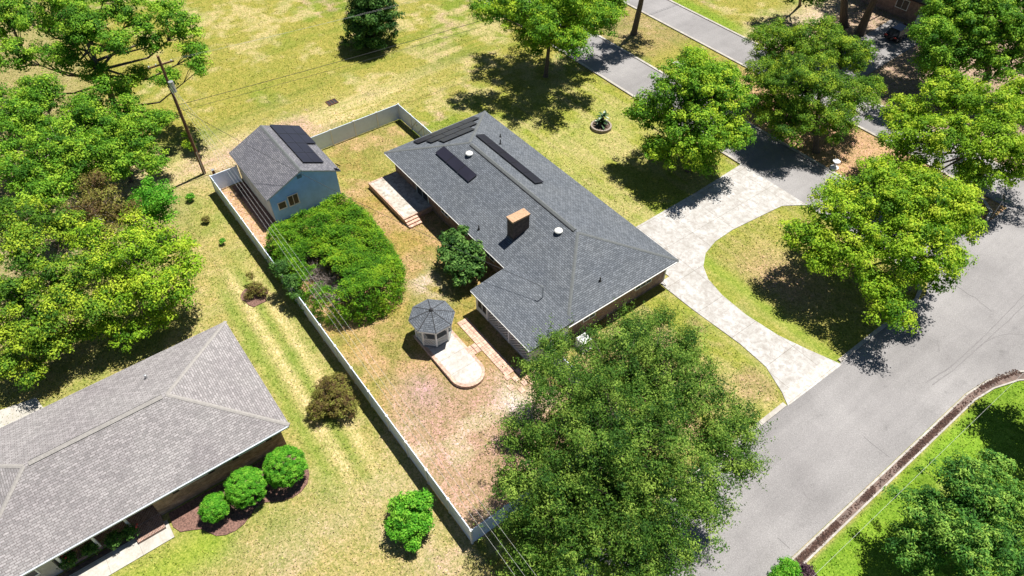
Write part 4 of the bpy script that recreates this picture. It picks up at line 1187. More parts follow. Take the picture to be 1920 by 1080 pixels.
# mulch bed with clipped balls
bed = [(-28.95, -5.5), (-27.9, -5.55), (-27.3, -5.3), (-27.0, -4.7), (-26.7, -4.2), (-26.2, -3.9), (-25.7, -3.6), (-25.4, -3.1), (-25.3, -2.5), (-25.4, -1.9), (-25.7, -1.4), (-26.0, -.9), (-26.05, -.4), (-25.75, .1), (-25.4, .7), (-25.2, 1.3), (-25.25, 1.9), (-25.55, 2.5), (-26.1, 2.9), (-26.8, 3.1), (-27.6, 3.15), (-28.4, 3.0), (-28.95, 2.7)]
struct(MB().prism(bed, -0.05, 0.035).build('mulch_bed', 'mulch'))
struct(MB().prism([(-28.95, -5.95), (-28.62, -5.95), (-28.62, -22), (-28.95, -22)], -0.05, 0.04).build('flower_bed', 'soil'))
struct(MB().prism([(-43.5 + 1.15 * math.cos(a / 14 * 6.283) + 0.15 * math.sin(a * 2.1), 6.45 + 1.05 * math.sin(a / 14 * 6.283) + .12 * math.cos(a * 1.7)) for a in range(14)], -0.05, 0.03).build('shrub_bed', 'mulch'))

# ---------------------------------------------------------------- neighbour beyond the boulevard
n2 = empty('brown_house', (-42, 97, 0), 'brown roofed house in the shade of the trees at the top right corner', 'house')
hip_roof(n2, -52, -33.5, 92.5, 103, 2.8, 0.333, 'roof_brown', 'cap', 'x', fascia='black')
wall_box('wall', -51.4, 93.1, -34.1, 102.4, 2.6, 'brick', n2)
window(n2, (-40, 93.1, 1.6), '-y', 1.6, 1.2)
window(n2, (-46, 93.1, 1.6), '-y', 1.6, 1.2)
MB().box(-37.6, 93.04, 0, -36.6, 93.1, 2.1).build('front_door', 'white', n2)

# ---------------------------------------------------------------- parked car
def car(loc, rz, label, group=None):
    root = empty('parked_car', loc, label, 'car', group)
    root.rotation_euler = (0, 0, rz)
    bpy.context.view_layer.update()
    mw = root.matrix_world
    def fin(mb, name, mat, par=root, **k):
        mb.v = [tuple(mw @ Vector(q)) for q in mb.v]
        return mb.build(name, mat, par, **k)
    prof = [(-2.3, .35), (-2.35, .75), (-2.2, .95), (-1.9, 1.0), (1.0, 1.0), (2.0, .88), (2.3, .7), (2.32, .35)]
    b = MB()
    n = len(prof)
    for s, ins in ((-1, 0), (1, 0)):
        b.v += [(x_, s * (.9 if z_ < .9 else .84), z_) for x_, z_ in prof]
    b.f.append(tuple(range(n))); b.f.append(tuple(range(n, 2 * n))[::-1])
    for k in range(n):
        j = (k + 1) % n
        b.f.append((j, k, n + k, n + j))
    fin(b, 'body', 'car', bevel=.05)
    c = MB()
    lo = [(-2.0, .82), (1.05, .82)]; hi = [(-1.6, .66), (.25, .66)]
    c.v = [(-2.0, -.82, .99), (1.05, -.82, .99), (1.05, .82, .99), (-2.0, .82, .99), (-1.65, -.64, 1.45), (.25, -.64, 1.45), (.25, .64, 1.45), (-1.65, .64, 1.45)]
    c.f = [(4, 5, 6, 7), (0, 1, 5, 4), (1, 2, 6, 5), (2, 3, 7, 6), (3, 0, 4, 7)]
    fin(c, 'windows', 'glass')
    fin(MB().box(-1.62, -.63, 1.45, .22, .63, 1.49), 'roof', 'car', bevel=.02)
    for sx in (-1.4, 1.45):
        for sy in (-.86, .86):
            w = MB(); w.tube([(sx, sy - .1, .33), (sx, sy + .1, .33)], .33, 16)
            fin(w, 'wheel', 'black')
    for sy in (-.62, .62):
        fin(MB().box(2.26, sy - .18, .6, 2.345, sy + .18, .74), 'headlight', 'white')
        fin(MB().box(-2.38, sy - .18, .72, -2.3, sy + .18, .86), 'taillight', 'red')
    return root
car((-36.7, 88.2, 0), math.radians(90), 'black car parked under the trees in the driveway at the top right')

# ---------------------------------------------------------------- utility pole and lines
up = empty('utility_pole', (-61.8, 9.0, 0), 'brown wooden utility pole with crossarm at the back fence corner', 'utility pole')
MB().tube([(-61.8, 9.0, -.1), (-61.8, 9.0, 6), (-61.8, 9.0, 12.4)], [.17, .14, .11], 12).build('pole', 'pole', up)
MB().tube([(-61.64, 8.98, 0), (-61.66, 8.99, 2.6)], .05, 6).build('conduit', 'metal', up)
MB().bar((-61.8, 7.9, 11.6), (-61.8, 10.1, 11.6), .1, .12).build('crossarm', 'pole', up)
MB().tube([(-61.45, 9.15, 9.1), (-61.45, 9.15, 10.1)], .22, 12).build('transformer', 'metal', up)
for yy in (8.0, 8.6, 9.9):
    MB().lathe(-61.8, yy, [(.05, 11.66), (.06, 11.74), (.03, 11.8)], 8).build('insulator', 'white', up)
def cable(a, b, sag, r, mat, label, group=None, n=28):
    a, b = Vector(a), Vector(b)
    pts = []
    for k in range(n + 1):
        t = k / n
        q = a.lerp(b, t); q.z -= sag * 4 * t * (1 - t)
        pts.append(q)
    o = MB().tube(pts, r, 5, cap=False).build('power_line', mat, None, uv=False)
    return tag(o, label, 'power line', group)
cable((-61.7, 8.85, 9.7), (15, 7.3, 9.7), 1.3, .006, 'wire_pale', 'pale overhead wire above the long side fence, lowest in the picture of three', 'wires above the side fence')
cable((-61.7, 9.0, 9.8), (15, 7.75, 9.8), 1.3, .006, 'wire_pale', 'pale overhead wire above the long side fence, middle one of three', 'wires above the side fence')
cable((-61.7, 9.15, 9.9), (15, 8.3, 9.9), 1.3, .006, 'wire_pale', 'pale overhead wire above the long side fence, nearest to the hedge of three', 'wires above the side fence')
cable((-61.8, 9.1, 7.6), (-58.2, 120, 7.6), 1.5, .022, 'wire', 'thick dark overhead cable running from the pole across the upper lawn', 'cables over the upper lawn')
cable((-61.8, 9.0, 7.0), (-58.6, 120, 7.0), 1.7, .014, 'wire', 'thin dark overhead cable just below the thick cable across the upper lawn', 'cables over the upper lawn')
cable((-61.8, 8.0, 11.8), (-58.6, 120, 11.8), 1.6, .006, 'wire_pale', 'pale high wire passing in front of the dark conical tree, upper one', 'high wires from the crossarm')
cable((-61.8, 9.9, 11.8), (-56.6, 120, 11.8), 1.6, .006, 'wire_pale', 'pale high wire passing in front of the dark conical tree, lower one', 'high wires from the crossarm')
cable((-61.7, 9.1, 7.4), (-27.4, 23.4, 4.05), .8, .018, 'wire', 'dark service wire from the utility pole to the mast on the brick house roof')
cable((-1.7, -30, 8.2), (-1.0, 120, 8.2), .6, .006, 'wire_pale', 'pale overhead wire above the bright green lawn by the road')
# two guy wires
cable((-61.7, 9.1, 9.3), (-57.3, 12.6, .05), .0, .012, 'wire_pale', 'pale guy wire running from the utility pole down behind the blue outbuilding')

# ---------------------------------------------------------------- small things
# planter ring with sago palm
pl = empty('round_planter', (-44.35, 45.25, 0), 'round low brick planter ring in the front lawn', 'planter')
ring = MB()
n = 24
for k in range(n):
    a0, a1 = 2 * math.pi * k / n + .01, 2 * math.pi * (k + 1) / n - .01
    ring.prism([(-44.35 + r * math.cos(a), 45.25 + r * math.sin(a)) for r, a in ((1.12, a0), (1.12, a1), (.93, a1), (.93, a0))], -.03, .30)
ring.build('ring', 'stone', pl)
MB().lathe(-44.35, 45.25, [(.95, .1), (.93, .2), (.5, .24), (.02, .25)], 20).build('soil', 'soil', pl)

def grate():
    root = empty('drain_grate', (-65.7, 24.75, 0), 'rusty storm drain grate with three openings set in the upper lawn', 'drain')
    mb = MB()
    for k in range(4):
        mb.box(-66.1, 24.2 + .36 * k, .0, -65.3, 24.28 + .36 * k, .06)
    mb.box(-66.18, 24.2, 0, -66.1, 25.36, .062); mb.box(-65.3, 24.2, 0, -65.22, 25.36, .062)
    mb.build('frame', 'rust', root)
    MB().box(-66.1, 24.2, .0, -65.3, 25.36, .02).build('pit', 'black', root)
grate()

def street_sign():
    root = empty('street_sign', (-12.15, 64.2, 0), 'green street name sign on a thin post at the median tip', 'street sign')
    MB().tube([(-12.15, 64.2, 0), (-12.15, 64.2, 2.2)], .035, 8).build('post', 'metal', root)
    MB().box(-12.6, 64.18, 2.22, -11.5, 64.21, 2.5).build('sign_blade', 'sign', root) if False else None
    m1 = MB(); m1.bar((-12.7, 63.9, 2.1), (-11.6, 64.5, 2.1), .03, .26); m1.build('sign_blade', 'sign', root)
    m2 = MB(); m2.bar((-12.45, 64.6, 2.37), (-11.9, 63.7, 2.37), .03, .24); m2.build('sign_blade', 'sign', root)
street_sign()

def ac_unit():
    root = empty('air_conditioner', (-23.3, 24.6, 0), 'pale grey air conditioning unit beside the house end wall near the big tree', 'air conditioner')
    MB().box(-23.8, 24.1, .05, -22.9, 25.0, .9).build('cabinet', 'white', root, bevel=.02)
    MB().lathe(-23.35, 24.55, [(.36, .9), (.36, .94), (.1, .97), (.02, .97)], 16).build('fan_guard', 'metal', root)
    MB().box(-23.95, 23.95, -.02, -22.75, 25.15, .05).build('pad', 'kerb', root)
ac_unit()

def pedestal():
    root = empty('utility_pedestal', (-61.0, 9.7, 0), 'small rusty utility pedestal on the ground beside the foot of the wooden pole', 'pedestal')
    MB().box(-61.12, 9.58, -.02, -60.88, 9.82, .55).build('cabinet', 'rust', root)
    MB().prism([(-61.15, 9.55), (-60.85, 9.55), (-60.85, 9.85), (-61.15, 9.85)], .55, .6).build('lid', 'metal', root)
pedestal()
struct(sheet('median_slab', [(-49.2, 60.9), (-47.9, 60.9), (-47.9, 62.4), (-49.2, 62.4)], .03, 'walk'))

def ornament():
    root = empty('birdbath', (-25.3, 58.9, 0), 'small white round garden ornament on the median by the lane', 'birdbath')
    MB().lathe(-25.3, 58.9, [(.42, 0), (.42, .18), (.3, .24), (.12, .3), (.1, .75), (.34, .85), (.36, .92), (.28, .9), (.02, .87)], 18).build('bowl_and_pedestal', 'white', root)
ornament()

# hose / junk behind the shed: small pile of branches
jb = MB(); rnd = random.Random(8)
for k in range(30):
    a = rnd.uniform(0, 6.28); l = rnd.uniform(.4, 1.0)
    c = Vector((-56.6 + rnd.gauss(0, .5), 10.5 + rnd.gauss(0, .25), rnd.uniform(.03, .3)))
    d = Vector((math.cos(a), math.sin(a), rnd.uniform(-.2, .3))) * l / 2
    jb.tube([c - d, c + Vector((0, 0, .05)), c + d], [.02, .025, .01], 5)
tag(jb.build('branch_pile', 'bark', uv=False), 'brown pile of fallen branches on the ground between side fence and blue outbuilding', 'branches')
struct(MB().prism([(-58.2, 10.35), (-50.2, 10.35), (-50.2, 11.62), (-58.2, 11.62)], -.05, .03).build('bare_soil', 'mulch'))

# ---------------------------------------------------------------- foliage
def leaf_mesh(name, pos, nrm, size, tint, mat, rs, aspect=0.55):
    n = len(pos)
    nrm = nrm / (np.linalg.norm(nrm, axis=1, keepdims=True) + 1e-9)
    rv = rs.normal(size=(n, 3))
    t = np.cross(nrm, rv); t /= (np.linalg.norm(t, axis=1, keepdims=True) + 1e-9)
    b = np.cross(nrm, t)
    L = size[:, None] * 0.5
    W = L * aspect
    V = np.stack([pos + t * L, pos + b * W + nrm * L * .18, pos - t * L, pos - b * W + nrm * L * .18], 1).reshape(-1, 3)
    me = bpy.data.meshes.new(name)
    me.vertices.add(4 * n); me.vertices.foreach_set('co', V.astype('f').ravel())
    me.loops.add(4 * n); me.loops.foreach_set('vertex_index', np.arange(4 * n, dtype='i'))
    me.polygons.add(n); me.polygons.foreach_set('loop_start', np.arange(0, 4 * n, 4, dtype='i'))
    me.update(calc_edges=True)
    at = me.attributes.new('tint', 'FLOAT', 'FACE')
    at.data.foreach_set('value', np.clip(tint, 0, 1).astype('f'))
    me.materials.append(M[mat])
    o = bpy.data.objects.new(name, me)
    col.objects.link(o)
    return o

DM = 2.1
def crown(lobes, rs, dens=3.2, leaf=0.2, per=34, cr=(0.38, 0.72), drop=0.15, flat=0.85, up=0.7, droop=0.0, var=0.28, asp=0.62, shell=0.6, core=True, sprig=.18, spiky=False):
    P, N, T, S = [], [], [], []
    cl = []
    for (x, y, z, r) in lobes:
        q0 = (cr[0] + cr[1]) / 2
        nc = max(4, int(dens * 1.75 * r * r / (q0 * q0) * .55))
        d = rs.normal(size=(nc, 3)); d /= np.linalg.norm(d, axis=1, keepdims=True)
        lump = 1 + sprig * np.sin(d[:, 0] * 5 + x) * np.sin(d[:, 1] * 6 + y) * np.cos(d[:, 2] * 4 + z) * 1.6
        d[:, 2] = np.where(d[:, 2] < -0.3, -d[:, 2], d[:, 2])
        rad = shell + (1.02 - shell) * rs.rand(nc) ** 0.5
        keep = rs.rand(nc) > drop
        c = np.array([x, y, z]) + d * (np.maximum(r * rad * lump - q0 * .5, .02))[:, None] * np.array([1, 1, flat])
        c[:, 2] = np.maximum(c[:, 2], 0.12)
        for k in np.nonzero(keep)[0]:
            cl.append((c[k], d[k]))
    for c, d in cl:
        q = rs.uniform(*cr)
        n = max(5, int(per * 1.9 * rs.uniform(.75, 1.25) * (q * .35 / (leaf * leaf * 6.0)) ** .5 * (q / .4)))
        e = rs.normal(size=(n, 3)); e /= np.linalg.norm(e, axis=1, keepdims=True)
        e = e + d * .35
        e[:, 2] = np.where((e[:, 2] < -.1) & (rs.rand(n) < .7), -e[:, 2], e[:, 2])
        off = e * (q * (.45 + .6 * rs.rand(n)))[:, None] * np.array([1.05, 1.05, .72])
        if droop: off[:, 2] -= droop * (off[:, 0] ** 2 + off[:, 1] ** 2) / q
        P.append(c + off)
        N.append(e * .8 + np.array([0, 0, up * .6]) + rs.normal(size=(n, 3)) * .38)
        ct = rs.normal(.5, var)
        T.append(ct + rs.normal(size=n) * .16)
        S.append(leaf * rs.uniform(.6, 1.3, n))
    if spiky:
        rr0 = np.array([l[3] for l in lobes])
        for c, d in cl:
            if rs.rand() > .5: continue
            dd = d + rs.normal(size=3) * .5; dd[2] += .15; dd /= np.linalg.norm(dd)
            L0 = rs.uniform(.7, 1.5); n = 30
            tt = rs.rand(n)[:, None] * L0
            P.append(c + dd * (.4 + tt) + rs.normal(size=(n, 3)) * .09)
            N.append(rs.normal(size=(n, 3)) + np.array([0, 0, .6])); T.append(rs.normal(.55, .25, n)); S.append(leaf * rs.uniform(.6, 1.2, n))
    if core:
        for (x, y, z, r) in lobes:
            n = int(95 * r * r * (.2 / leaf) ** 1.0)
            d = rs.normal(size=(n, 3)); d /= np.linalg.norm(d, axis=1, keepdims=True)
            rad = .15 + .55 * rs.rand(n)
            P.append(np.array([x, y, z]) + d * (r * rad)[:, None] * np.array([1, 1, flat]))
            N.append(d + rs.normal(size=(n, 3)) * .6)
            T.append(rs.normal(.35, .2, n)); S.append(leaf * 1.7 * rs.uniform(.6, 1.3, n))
    Pa = np.concatenate(P); Pa[:, 2] = np.maximum(Pa[:, 2], .04)
    print('leaves', len(Pa))
    return Pa, np.concatenate(N), np.concatenate(T), np.concatenate(S), cl

def limbs(bx, by, lobes, cl, rs, tr, trunk_top=None, name='trunk', parent=None, mat='bark', twigs=0.25, lean=None):
    mb = MB()
    zs_ = sorted(l[2] for l in lobes)
    cx = np.average([l[0] for l in lobes], weights=[l[3] ** 2 for l in lobes]); cy = np.average([l[1] for l in lobes], weights=[l[3] ** 2 for l in lobes])
    ztop = trunk_top or max(zs_) * .7
    zf_ = max(zs_[0] * .55, .25 * max(zs_))
    top = Vector((bx + (cx - bx) * .55, by + (cy - by) * .55, ztop))
    b0 = Vector((bx, by, -.1))
    fork = b0.lerp(top, .45) + Vector((rs.normal() * .1, rs.normal() * .1, 0))
    mb.tube([b0, b0 + (fork - b0) * .15 + Vector((0, 0, 0)), fork, top], [tr * 1.35, tr, tr * .8, tr * .45], 9)
    for (x, y, z, r) in lobes:
        e = Vector((x, y, z))
        t = min(1.0, max(.0, (z - 1.2) / max(ztop, 1)) * .75)
        if trunk_top: t = rs.uniform(.1, .98)
        s = fork.lerp(top, t) if t > .2 else b0.lerp(fork, .6 + t)
        m1 = s.lerp(e, .5) + Vector((rs.normal() * .2, rs.normal() * .2, -.12 * (e - s).length))
        w = tr * .42 * min(1, r / 2 + .3)
        mb.tube([s, m1, e], [w, w * .6, w * .22], 6)
        near = [c for c, d in cl if (Vector(c) - e).length < r * 1.15]
        for c in near[:int(len(near) * twigs)]:
            c = Vector(c)
            m2 = m1.lerp(e, .6)
            mm = m2.lerp(c, .5) + Vector((rs.normal() * .12, rs.normal() * .12, 0))
            mb.tube([m2, mm, c], [w * .3, w * .2, .012], 4, cap=False)
    return mb.build(name, mat, parent, uv=False)

def tree(key, obname, label, cat, mat, seed, tr=.22, group=None, trunkmat='bark', twigs=.25, trunk_top=None, **kw):
    (bx, by), lobes = TREE_DATA[key]
    rs = np.random.RandomState(seed)
    root = empty(obname, (bx, by, 0), label, cat, group)
    P, N, T, S, cl = crown(lobes, rs, **kw)
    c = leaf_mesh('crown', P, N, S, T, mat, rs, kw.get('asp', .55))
    c.parent = root; c.matrix_parent_inverse = root.matrix_world.inverted()
    limbs(bx, by, lobes, cl, rs, tr, parent=root, mat=trunkmat, twigs=twigs, trunk_top=trunk_top)
    return root
def grass_tufts():
    rs = np.random.RandomState(44)
    n = 330000
    x = rs.uniform(-100, 4, n); y = rs.uniform(-15, 100, n)
    # denser towards the camera, none on paving or under buildings
    dist = np.hypot(x + 0, y - 0)
    k = rs.rand(n) < np.clip(62 / (dist + 12), 0, 1) ** 1.2
    def rect(a, b, c, d): return (x > a) & (x < c) & (y > b) & (y < d)
    for q in ((-51, 23.2, -24, 35), (-31.6, 18, -24, 24), (-50.4, 20.8, -43, 24), (-58.8, 10.4, -50.6, 18.2), (-39.2, -30, -28.9, 2.8), (-28.9, -30, -27.1, -5.5), (-11, -30, -2.4, 53),
              (-130, 51.9, -11, 58.5), (-130, 67.2, -11, 72.7), (-31.5, 34.5, -24.9, 52.5), (-25.4, 33.6, -10, 39.6), (-32.4, 14.4, -25.1, 17.3), (-29, -6, -25.3, 3.2), (-12.2, 50, 10, 100), (-40, 72, -33, 92)):
        k &= ~rect(*q)
    x, y = x[k], y[k]
    ix = np.clip(np.searchsorted(GC['x'], x), 0, len(GC['x']) - 1); iy = np.clip(np.searchsorted(GC['y'], y), 0, len(GC['y']) - 1)
    c = GC['c'][ix, iy]; zz = GC['z'][ix, iy]
    n = len(x)
    sz = rs.uniform(.07, .17, n)
    nr = rs.normal(size=(n, 3)) * np.array([1, 1, .6]); nr[:, 2] += .35
    o = leaf_mesh('grass_tufts', np.stack([x, y, zz + sz * .22], -1), nr, sz, rs.rand(n), 'tuft', rs, .5)
    at = o.data.attributes.new('groundcol', 'FLOAT_COLOR', 'FACE')
    rgba = np.ones((n, 4), 'f')
    rgba[:, :3] = c * np.exp(rs.normal(0, .33, (n, 1))) * np.stack([np.ones(n), 1 + rs.normal(0, .06, n), np.exp(rs.normal(0, .2, n))], -1)
    at.data.foreach_set('color', rgba.ravel())
    tag(o, 'short dry and green grass blades covering the lawns around the houses', 'grass', kind='stuff')
def tuft_mat():
    t = NT('grass_blade')
    a = t.n('ShaderNodeAttribute'); a.attribute_name = 'groundcol'
    t.base(a.outputs['Color'])
    t.b.inputs['Roughness'].default_value = .8
    t.b.inputs['Specular IOR Level'].default_value = .15
    return t.m
M['tuft'] = tuft_mat()
grass_tufts()
def bush(key, obname, label, cat, mat, seed, group=None, tr=.05, names=('foliage', 'stem'), **kw):
    (bx, by), lobes = TREE_DATA[key]
    rs = np.random.RandomState(seed)
    root = empty(obname, (bx, by, 0), label, cat, group)
    tw = kw.pop('twigs', .3); tm = kw.pop('trunkmat', 'bark')
    P, N, T, S, cl = crown(lobes, rs, **kw)
    P[:, 2] = np.maximum(P[:, 2], 0.03)
    c = leaf_mesh(names[0], P, N, S, T, mat, rs, kw.get('asp', .55))
    c.parent = root; c.matrix_parent_inverse = root.matrix_world.inverted()
    limbs(bx, by, lobes, cl, rs, tr, parent=root, mat=tm, twigs=tw, name=names[1])
    return root

tree('oak_far', 'shade_tree', 'green shade tree in the lawn beyond the brick house, left of the lanes', 'tree', 'f_fresh', 101, .25, leaf=.22, per=36, drop=.18, dens=3.6)
tree('conifer', 'conical_tree', 'dark dense cone shaped tree alone in the upper lawn', 'tree', 'f_dark', 102, .2, leaf=.26, per=44, dens=4.2, drop=.05, shell=.7)
tree('maple_drive', 'shade_tree', 'full round green tree in the front lawn beside the upper end of the driveway', 'tree', 'f_fresh', 104, .25, leaf=.22, per=38, var=.3, dens=4.2, drop=.1)
tree('oak_median', 'oak_tree', 'dull green live oak on the median beside the lane, left of the lime green tree', 'tree', 'f_olive', 105, .3, leaf=.17, per=46, dens=4.2, drop=.1)
tree('corner_tree', 'shade_tree', 'large yellow green tree on the corner lawn between driveway and front road', 'tree', 'f_lime', 106, .3, leaf=.2, per=40, var=.32, drop=.14, dens=4.0)
tree('median_lime', 'shade_tree', 'yellow green tree at the right edge on the median behind the street sign', 'tree', 'f_lime', 107, .28, leaf=.21, per=38, dens=4.2)
tree('oak_topright', 'oak_tree', 'tall mid green oak filling the top right corner beyond the lanes', 'tree', 'f_mid', 108, .35, leaf=.22, per=36, dens=4.0)
tree('big', 'live_oak_tree', 'huge fine leaved dark green tree over the near fence corner and the road', 'tree', 'f_oak', 109, .42, leaf=.15, per=42, dens=5.6, cr=(.3, .62), drop=.24, var=.36, spiky=True, asp=.42, twigs=.3, sprig=.4, shell=.45)
tree('cedar', 'cedar_tree', 'feathery green cedar on the bright lawn in the bottom right corner', 'tree', 'f_cedar', 110, .25, leaf=.2, per=56, dens=4.6, drop=.12, cr=(.25, .5), asp=.35, droop=.5, shell=.4, sprig=.3)
tree('offright', 'shade_tree', 'tree at the right picture edge shading the bright lawn across the road', 'tree', 'f_dark', 111, .25, leaf=.22, per=34, dens=2.6)
tree('pine', 'pine_tree', 'tall pine with bare trunk on the grass strip between the two lanes', 'tree', 'f_dark', 112, .38, leaf=.24, per=34, dens=1.6)
tree('topdarkA', 'pine_tree', 'tall dark trunked tree at the top edge, left one of a pair', 'tree', 'f_dark', 113, .55, leaf=.26, per=34, dens=2.2)
tree('topdarkB', 'pine_tree', 'tall dark trunked tree at the top edge nearest the black car', 'tree', 'f_dark', 114, .55, leaf=.26, per=34, dens=2.2)
tree('topdarkC', 'shade_tree', 'dark leafy tree cut by the top edge above the dull green oak', 'tree', 'f_oak', 115, .2, leaf=.24, per=30, dens=2.2)
tree('oak_left', 'oak_tree', 'tall open oak with visible dark limbs in the top left corner behind the utility pole', 'tree', 'f_mid', 120, .36, leaf=.22, per=42, dens=3.3, drop=.22, twigs=.3, cr=(.4, .75), trunk_top=10.5)
tree('green_left', 'shade_tree', 'bright green tree just left of the utility pole below the open oak', 'tree', 'f_mid', 121, .2, leaf=.2, per=36, dens=4.2)
tree('brown_left', 'shade_tree', 'olive green tree at the left edge below the open oak', 'tree', 'f_mid', 122, .25, leaf=.2, per=34, dens=4.0, twigs=.4, trunkmat='bark_pale', drop=.15)
tree('dead_left', 'thin_tree', 'thin browning tree with pale bare twigs in the middle of the left grove', 'tree', 'f_brown', 123, .16, leaf=.16, per=20, dens=2.6, twigs=1.0, trunkmat='bark_pale', drop=.3)
tree('small_blue', 'small_tree', 'small fresh green round tree at the right side of the left grove', 'tree', 'f_bright', 124, .12, leaf=.16, per=44, dens=4.5, drop=.05)
tree('yellow_left', 'shade_tree', 'yellow green spreading tree of the left grove nearest to the grey roofed house', 'tree', 'f_lime', 125, .25, leaf=.19, per=36, dens=3.6, twigs=.6, drop=.2, var=.34, trunkmat='bark_pale')
tree('corner_left', 'shade_tree', 'yellow green tree at the left edge above the far end of the grey roof', 'tree', 'f_olive', 126, .25, leaf=.19, per=36, dens=3.6, twigs=.5, drop=.2, var=.34)

def hedge():
    rs = np.random.RandomState(130)
    poly = np.array(HEDGE_POLY)
    cx0, cy0 = poly.mean(0)
    root = empty('overgrown_hedge', (cx0, cy0, 0), 'broad overgrown green hedge mound with a dead grey patch in the fenced yard', 'hedge')
    def inside(x, y):
        r_ = np.zeros(len(x), bool)
        n = len(poly)
        for k in range(n):
            x1, y1 = poly[k]; x2, y2 = poly[(k + 1) % n]
            c_ = ((y1 > y) != (y2 > y)) & (x < (x2 - x1) * (y - y1) / (y2 - y1 + 1e-9) + x1)
            r_ ^= c_
        return r_
    def edist(x, y):
        d = np.full(len(x), 9.0)
        for k in range(len(poly)):
            a, b = poly[k], poly[(k + 1) % len(poly)]
            ab = b - a
            t = np.clip(((x - a[0]) * ab[0] + (y - a[1]) * ab[1]) / (ab @ ab), 0, 1)
            d = np.minimum(d, np.hypot(x - a[0] - t * ab[0], y - a[1] - t * ab[1]))
        return d
    N0 = 9000
    x = rs.uniform(poly[:, 0].min(), poly[:, 0].max(), N0); y = rs.uniform(poly[:, 1].min(), poly[:, 1].max(), N0)
    k = inside(x, y)
    for (dx, dy, dz, dr) in TREE_DATA['hedge_dead'][1]:
        k &= np.hypot(x - dx, y - dy) > dr * rs.uniform(.6, 1.05, N0)
    k &= ~((np.hypot(x + 34.2, y - 10.6) < 0) )
    for (dx, dy, dr) in HEDGE_THIN:
        k &= ~((np.hypot(x - dx, y - dy) < dr) & (rs.rand(N0) < .45))
    x, y = x[k], y[k]
    e = edist(x, y)
    ht = 2.75 + .6 * (fbm(x, y, 1.7, 77, 3) - .5) * 2 + 1.1 * (fbm(x, y, .7, 87, 2) - .5)
    zt = ht * np.sqrt(np.clip(1 - (1 - np.clip(e / 1.1, 0, 1)) ** 2, 0.0, 1))
    tf = fbm(x, y, 1.1, 97, 3)
    # points on the top surface, and points down the flank
    fl = (e < .9) & (rs.rand(len(x)) < .75)
    zt = np.where(fl, zt * rs.uniform(.1, 1, len(x)), zt)
    P, N, T, S = [], [], [], []
    cl = []
    gx, gy = poly.mean(0)
    for i in range(len(x)):
        n = rs.randint(12, 22)
        q = rs.uniform(.14, .26)
        out_ = np.array([x[i] - gx, y[i] - gy, 0]); out_ /= (np.linalg.norm(out_) + 1e-6)
        d = out_ * (.9 if fl[i] else .15) + np.array([0, 0, .4 if fl[i] else 1.0])
        P.append(np.array([x[i], y[i], max(zt[i], .1)]) + rs.normal(size=(n, 3)) * q * np.array([.6, .6, .4]))
        N.append(d + rs.normal(size=(n, 3)) * .45)
        T.append(np.clip(-.1 + 1.1 * tf[i], 0, 1) + rs.normal() * .2 + rs.normal(size=n) * .16)
        S.append(.13 * rs.uniform(.6, 1.3, n))
        if i % 40 == 0: cl.append((np.array([x[i], y[i], zt[i]]), d))
    P = np.concatenate(P); P[:, 2] = np.maximum(P[:, 2], .04)
    c = leaf_mesh('foliage', P, np.concatenate(N), np.concatenate(S), np.concatenate(T), 'f_ivy', rs, .6)
    c.parent = root; c.matrix_parent_inverse = root.matrix_world.inverted()
    st = MB()
    for (c_, d) in cl:
        b0 = Vector((gx + (c_[0] - gx) * .45, gy + (c_[1] - gy) * .45, 0))
        m_ = b0.lerp(Vector(c_), .5) + Vector((0, 0, .2))
        st.tube([b0, m_, Vector(c_)], [.05, .03, .01], 5, cap=False)
    st.build('stem', 'bark', root, uv=False)
    (dx, dy), dl = TREE_DATA['hedge_dead']
    mb = MB()
    for (x, y, z, r) in dl:
        for k in range(170):
            d = Vector(rs.normal(size=3)); d.normalize(); d.z = abs(d.z)
            a = Vector((x, y, z * .5)) + d * r * rs.uniform(.2, .7)
            b = a + (d + Vector(rs.normal(size=3)) * .6) * rs.uniform(.25, .6)
            m_ = a.lerp(b, .5) + Vector(rs.normal(size=3)) * .06
            mb.tube([a, m_, b], [.016, .012, .006], 3, cap=False)
    mb.build('dead_twigs', 'bark_pale', root, uv=False)
hedge()
bush('house_shrub', 'garden_shrub', 'dark glossy shrub against the back wall of the brick house near the porch wing', 'shrub', 'f_dark', 131, leaf=.24, per=26, dens=5, cr=(.2, .36), drop=.08, var=.35)
bush('leaner', 'garden_shrub', 'small dark shrub leaning over the side fence beside the hedge', 'shrub', 'f_dark', 132, leaf=.16, per=30, dens=6, cr=(.15, .3))
bush('brownbush', 'garden_shrub', 'olive brown loose bush on the lawn near the corner of the grey roofed house', 'shrub', 'f_brown', 133, leaf=.12, per=30, dens=6, cr=(.15, .3), twigs=.9)
bush('greenbush', 'garden_shrub', 'rich green bush on the lawn beside the near end of the side fence', 'shrub', 'f_bright', 134, leaf=.15, per=34, dens=7, cr=(.15, .3), drop=.05, var=.3)
bush('scruffy', 'scruffy_shrub', 'half bare scruffy plants in the mulch bed outside the side fence', 'shrub', 'f_brown', 135, leaf=.11, per=16, dens=9, cr=(.12, .25), twigs=.9, tr=.03)
bush('polebush', 'garden_shrub', 'small yellowish bush left of the foot of the utility pole', 'shrub', 'f_lime', 136, leaf=.14, per=24, dens=6, cr=(.15, .3))
bush('seed1', 'seedling', 'small young shrub in the lawn outside the side fence, highest of three', 'seedling', 'f_bright', 137, 'seedlings in a row outside the side fence', leaf=.1, per=20, dens=14, cr=(.08, .15), tr=.02)
bush('seed2', 'seedling', 'small young shrub in the lawn outside the side fence, middle of three', 'seedling', 'f_brown', 138, 'seedlings in a row outside the side fence', leaf=.1, per=18, dens=14, cr=(.08, .15), tr=.02)
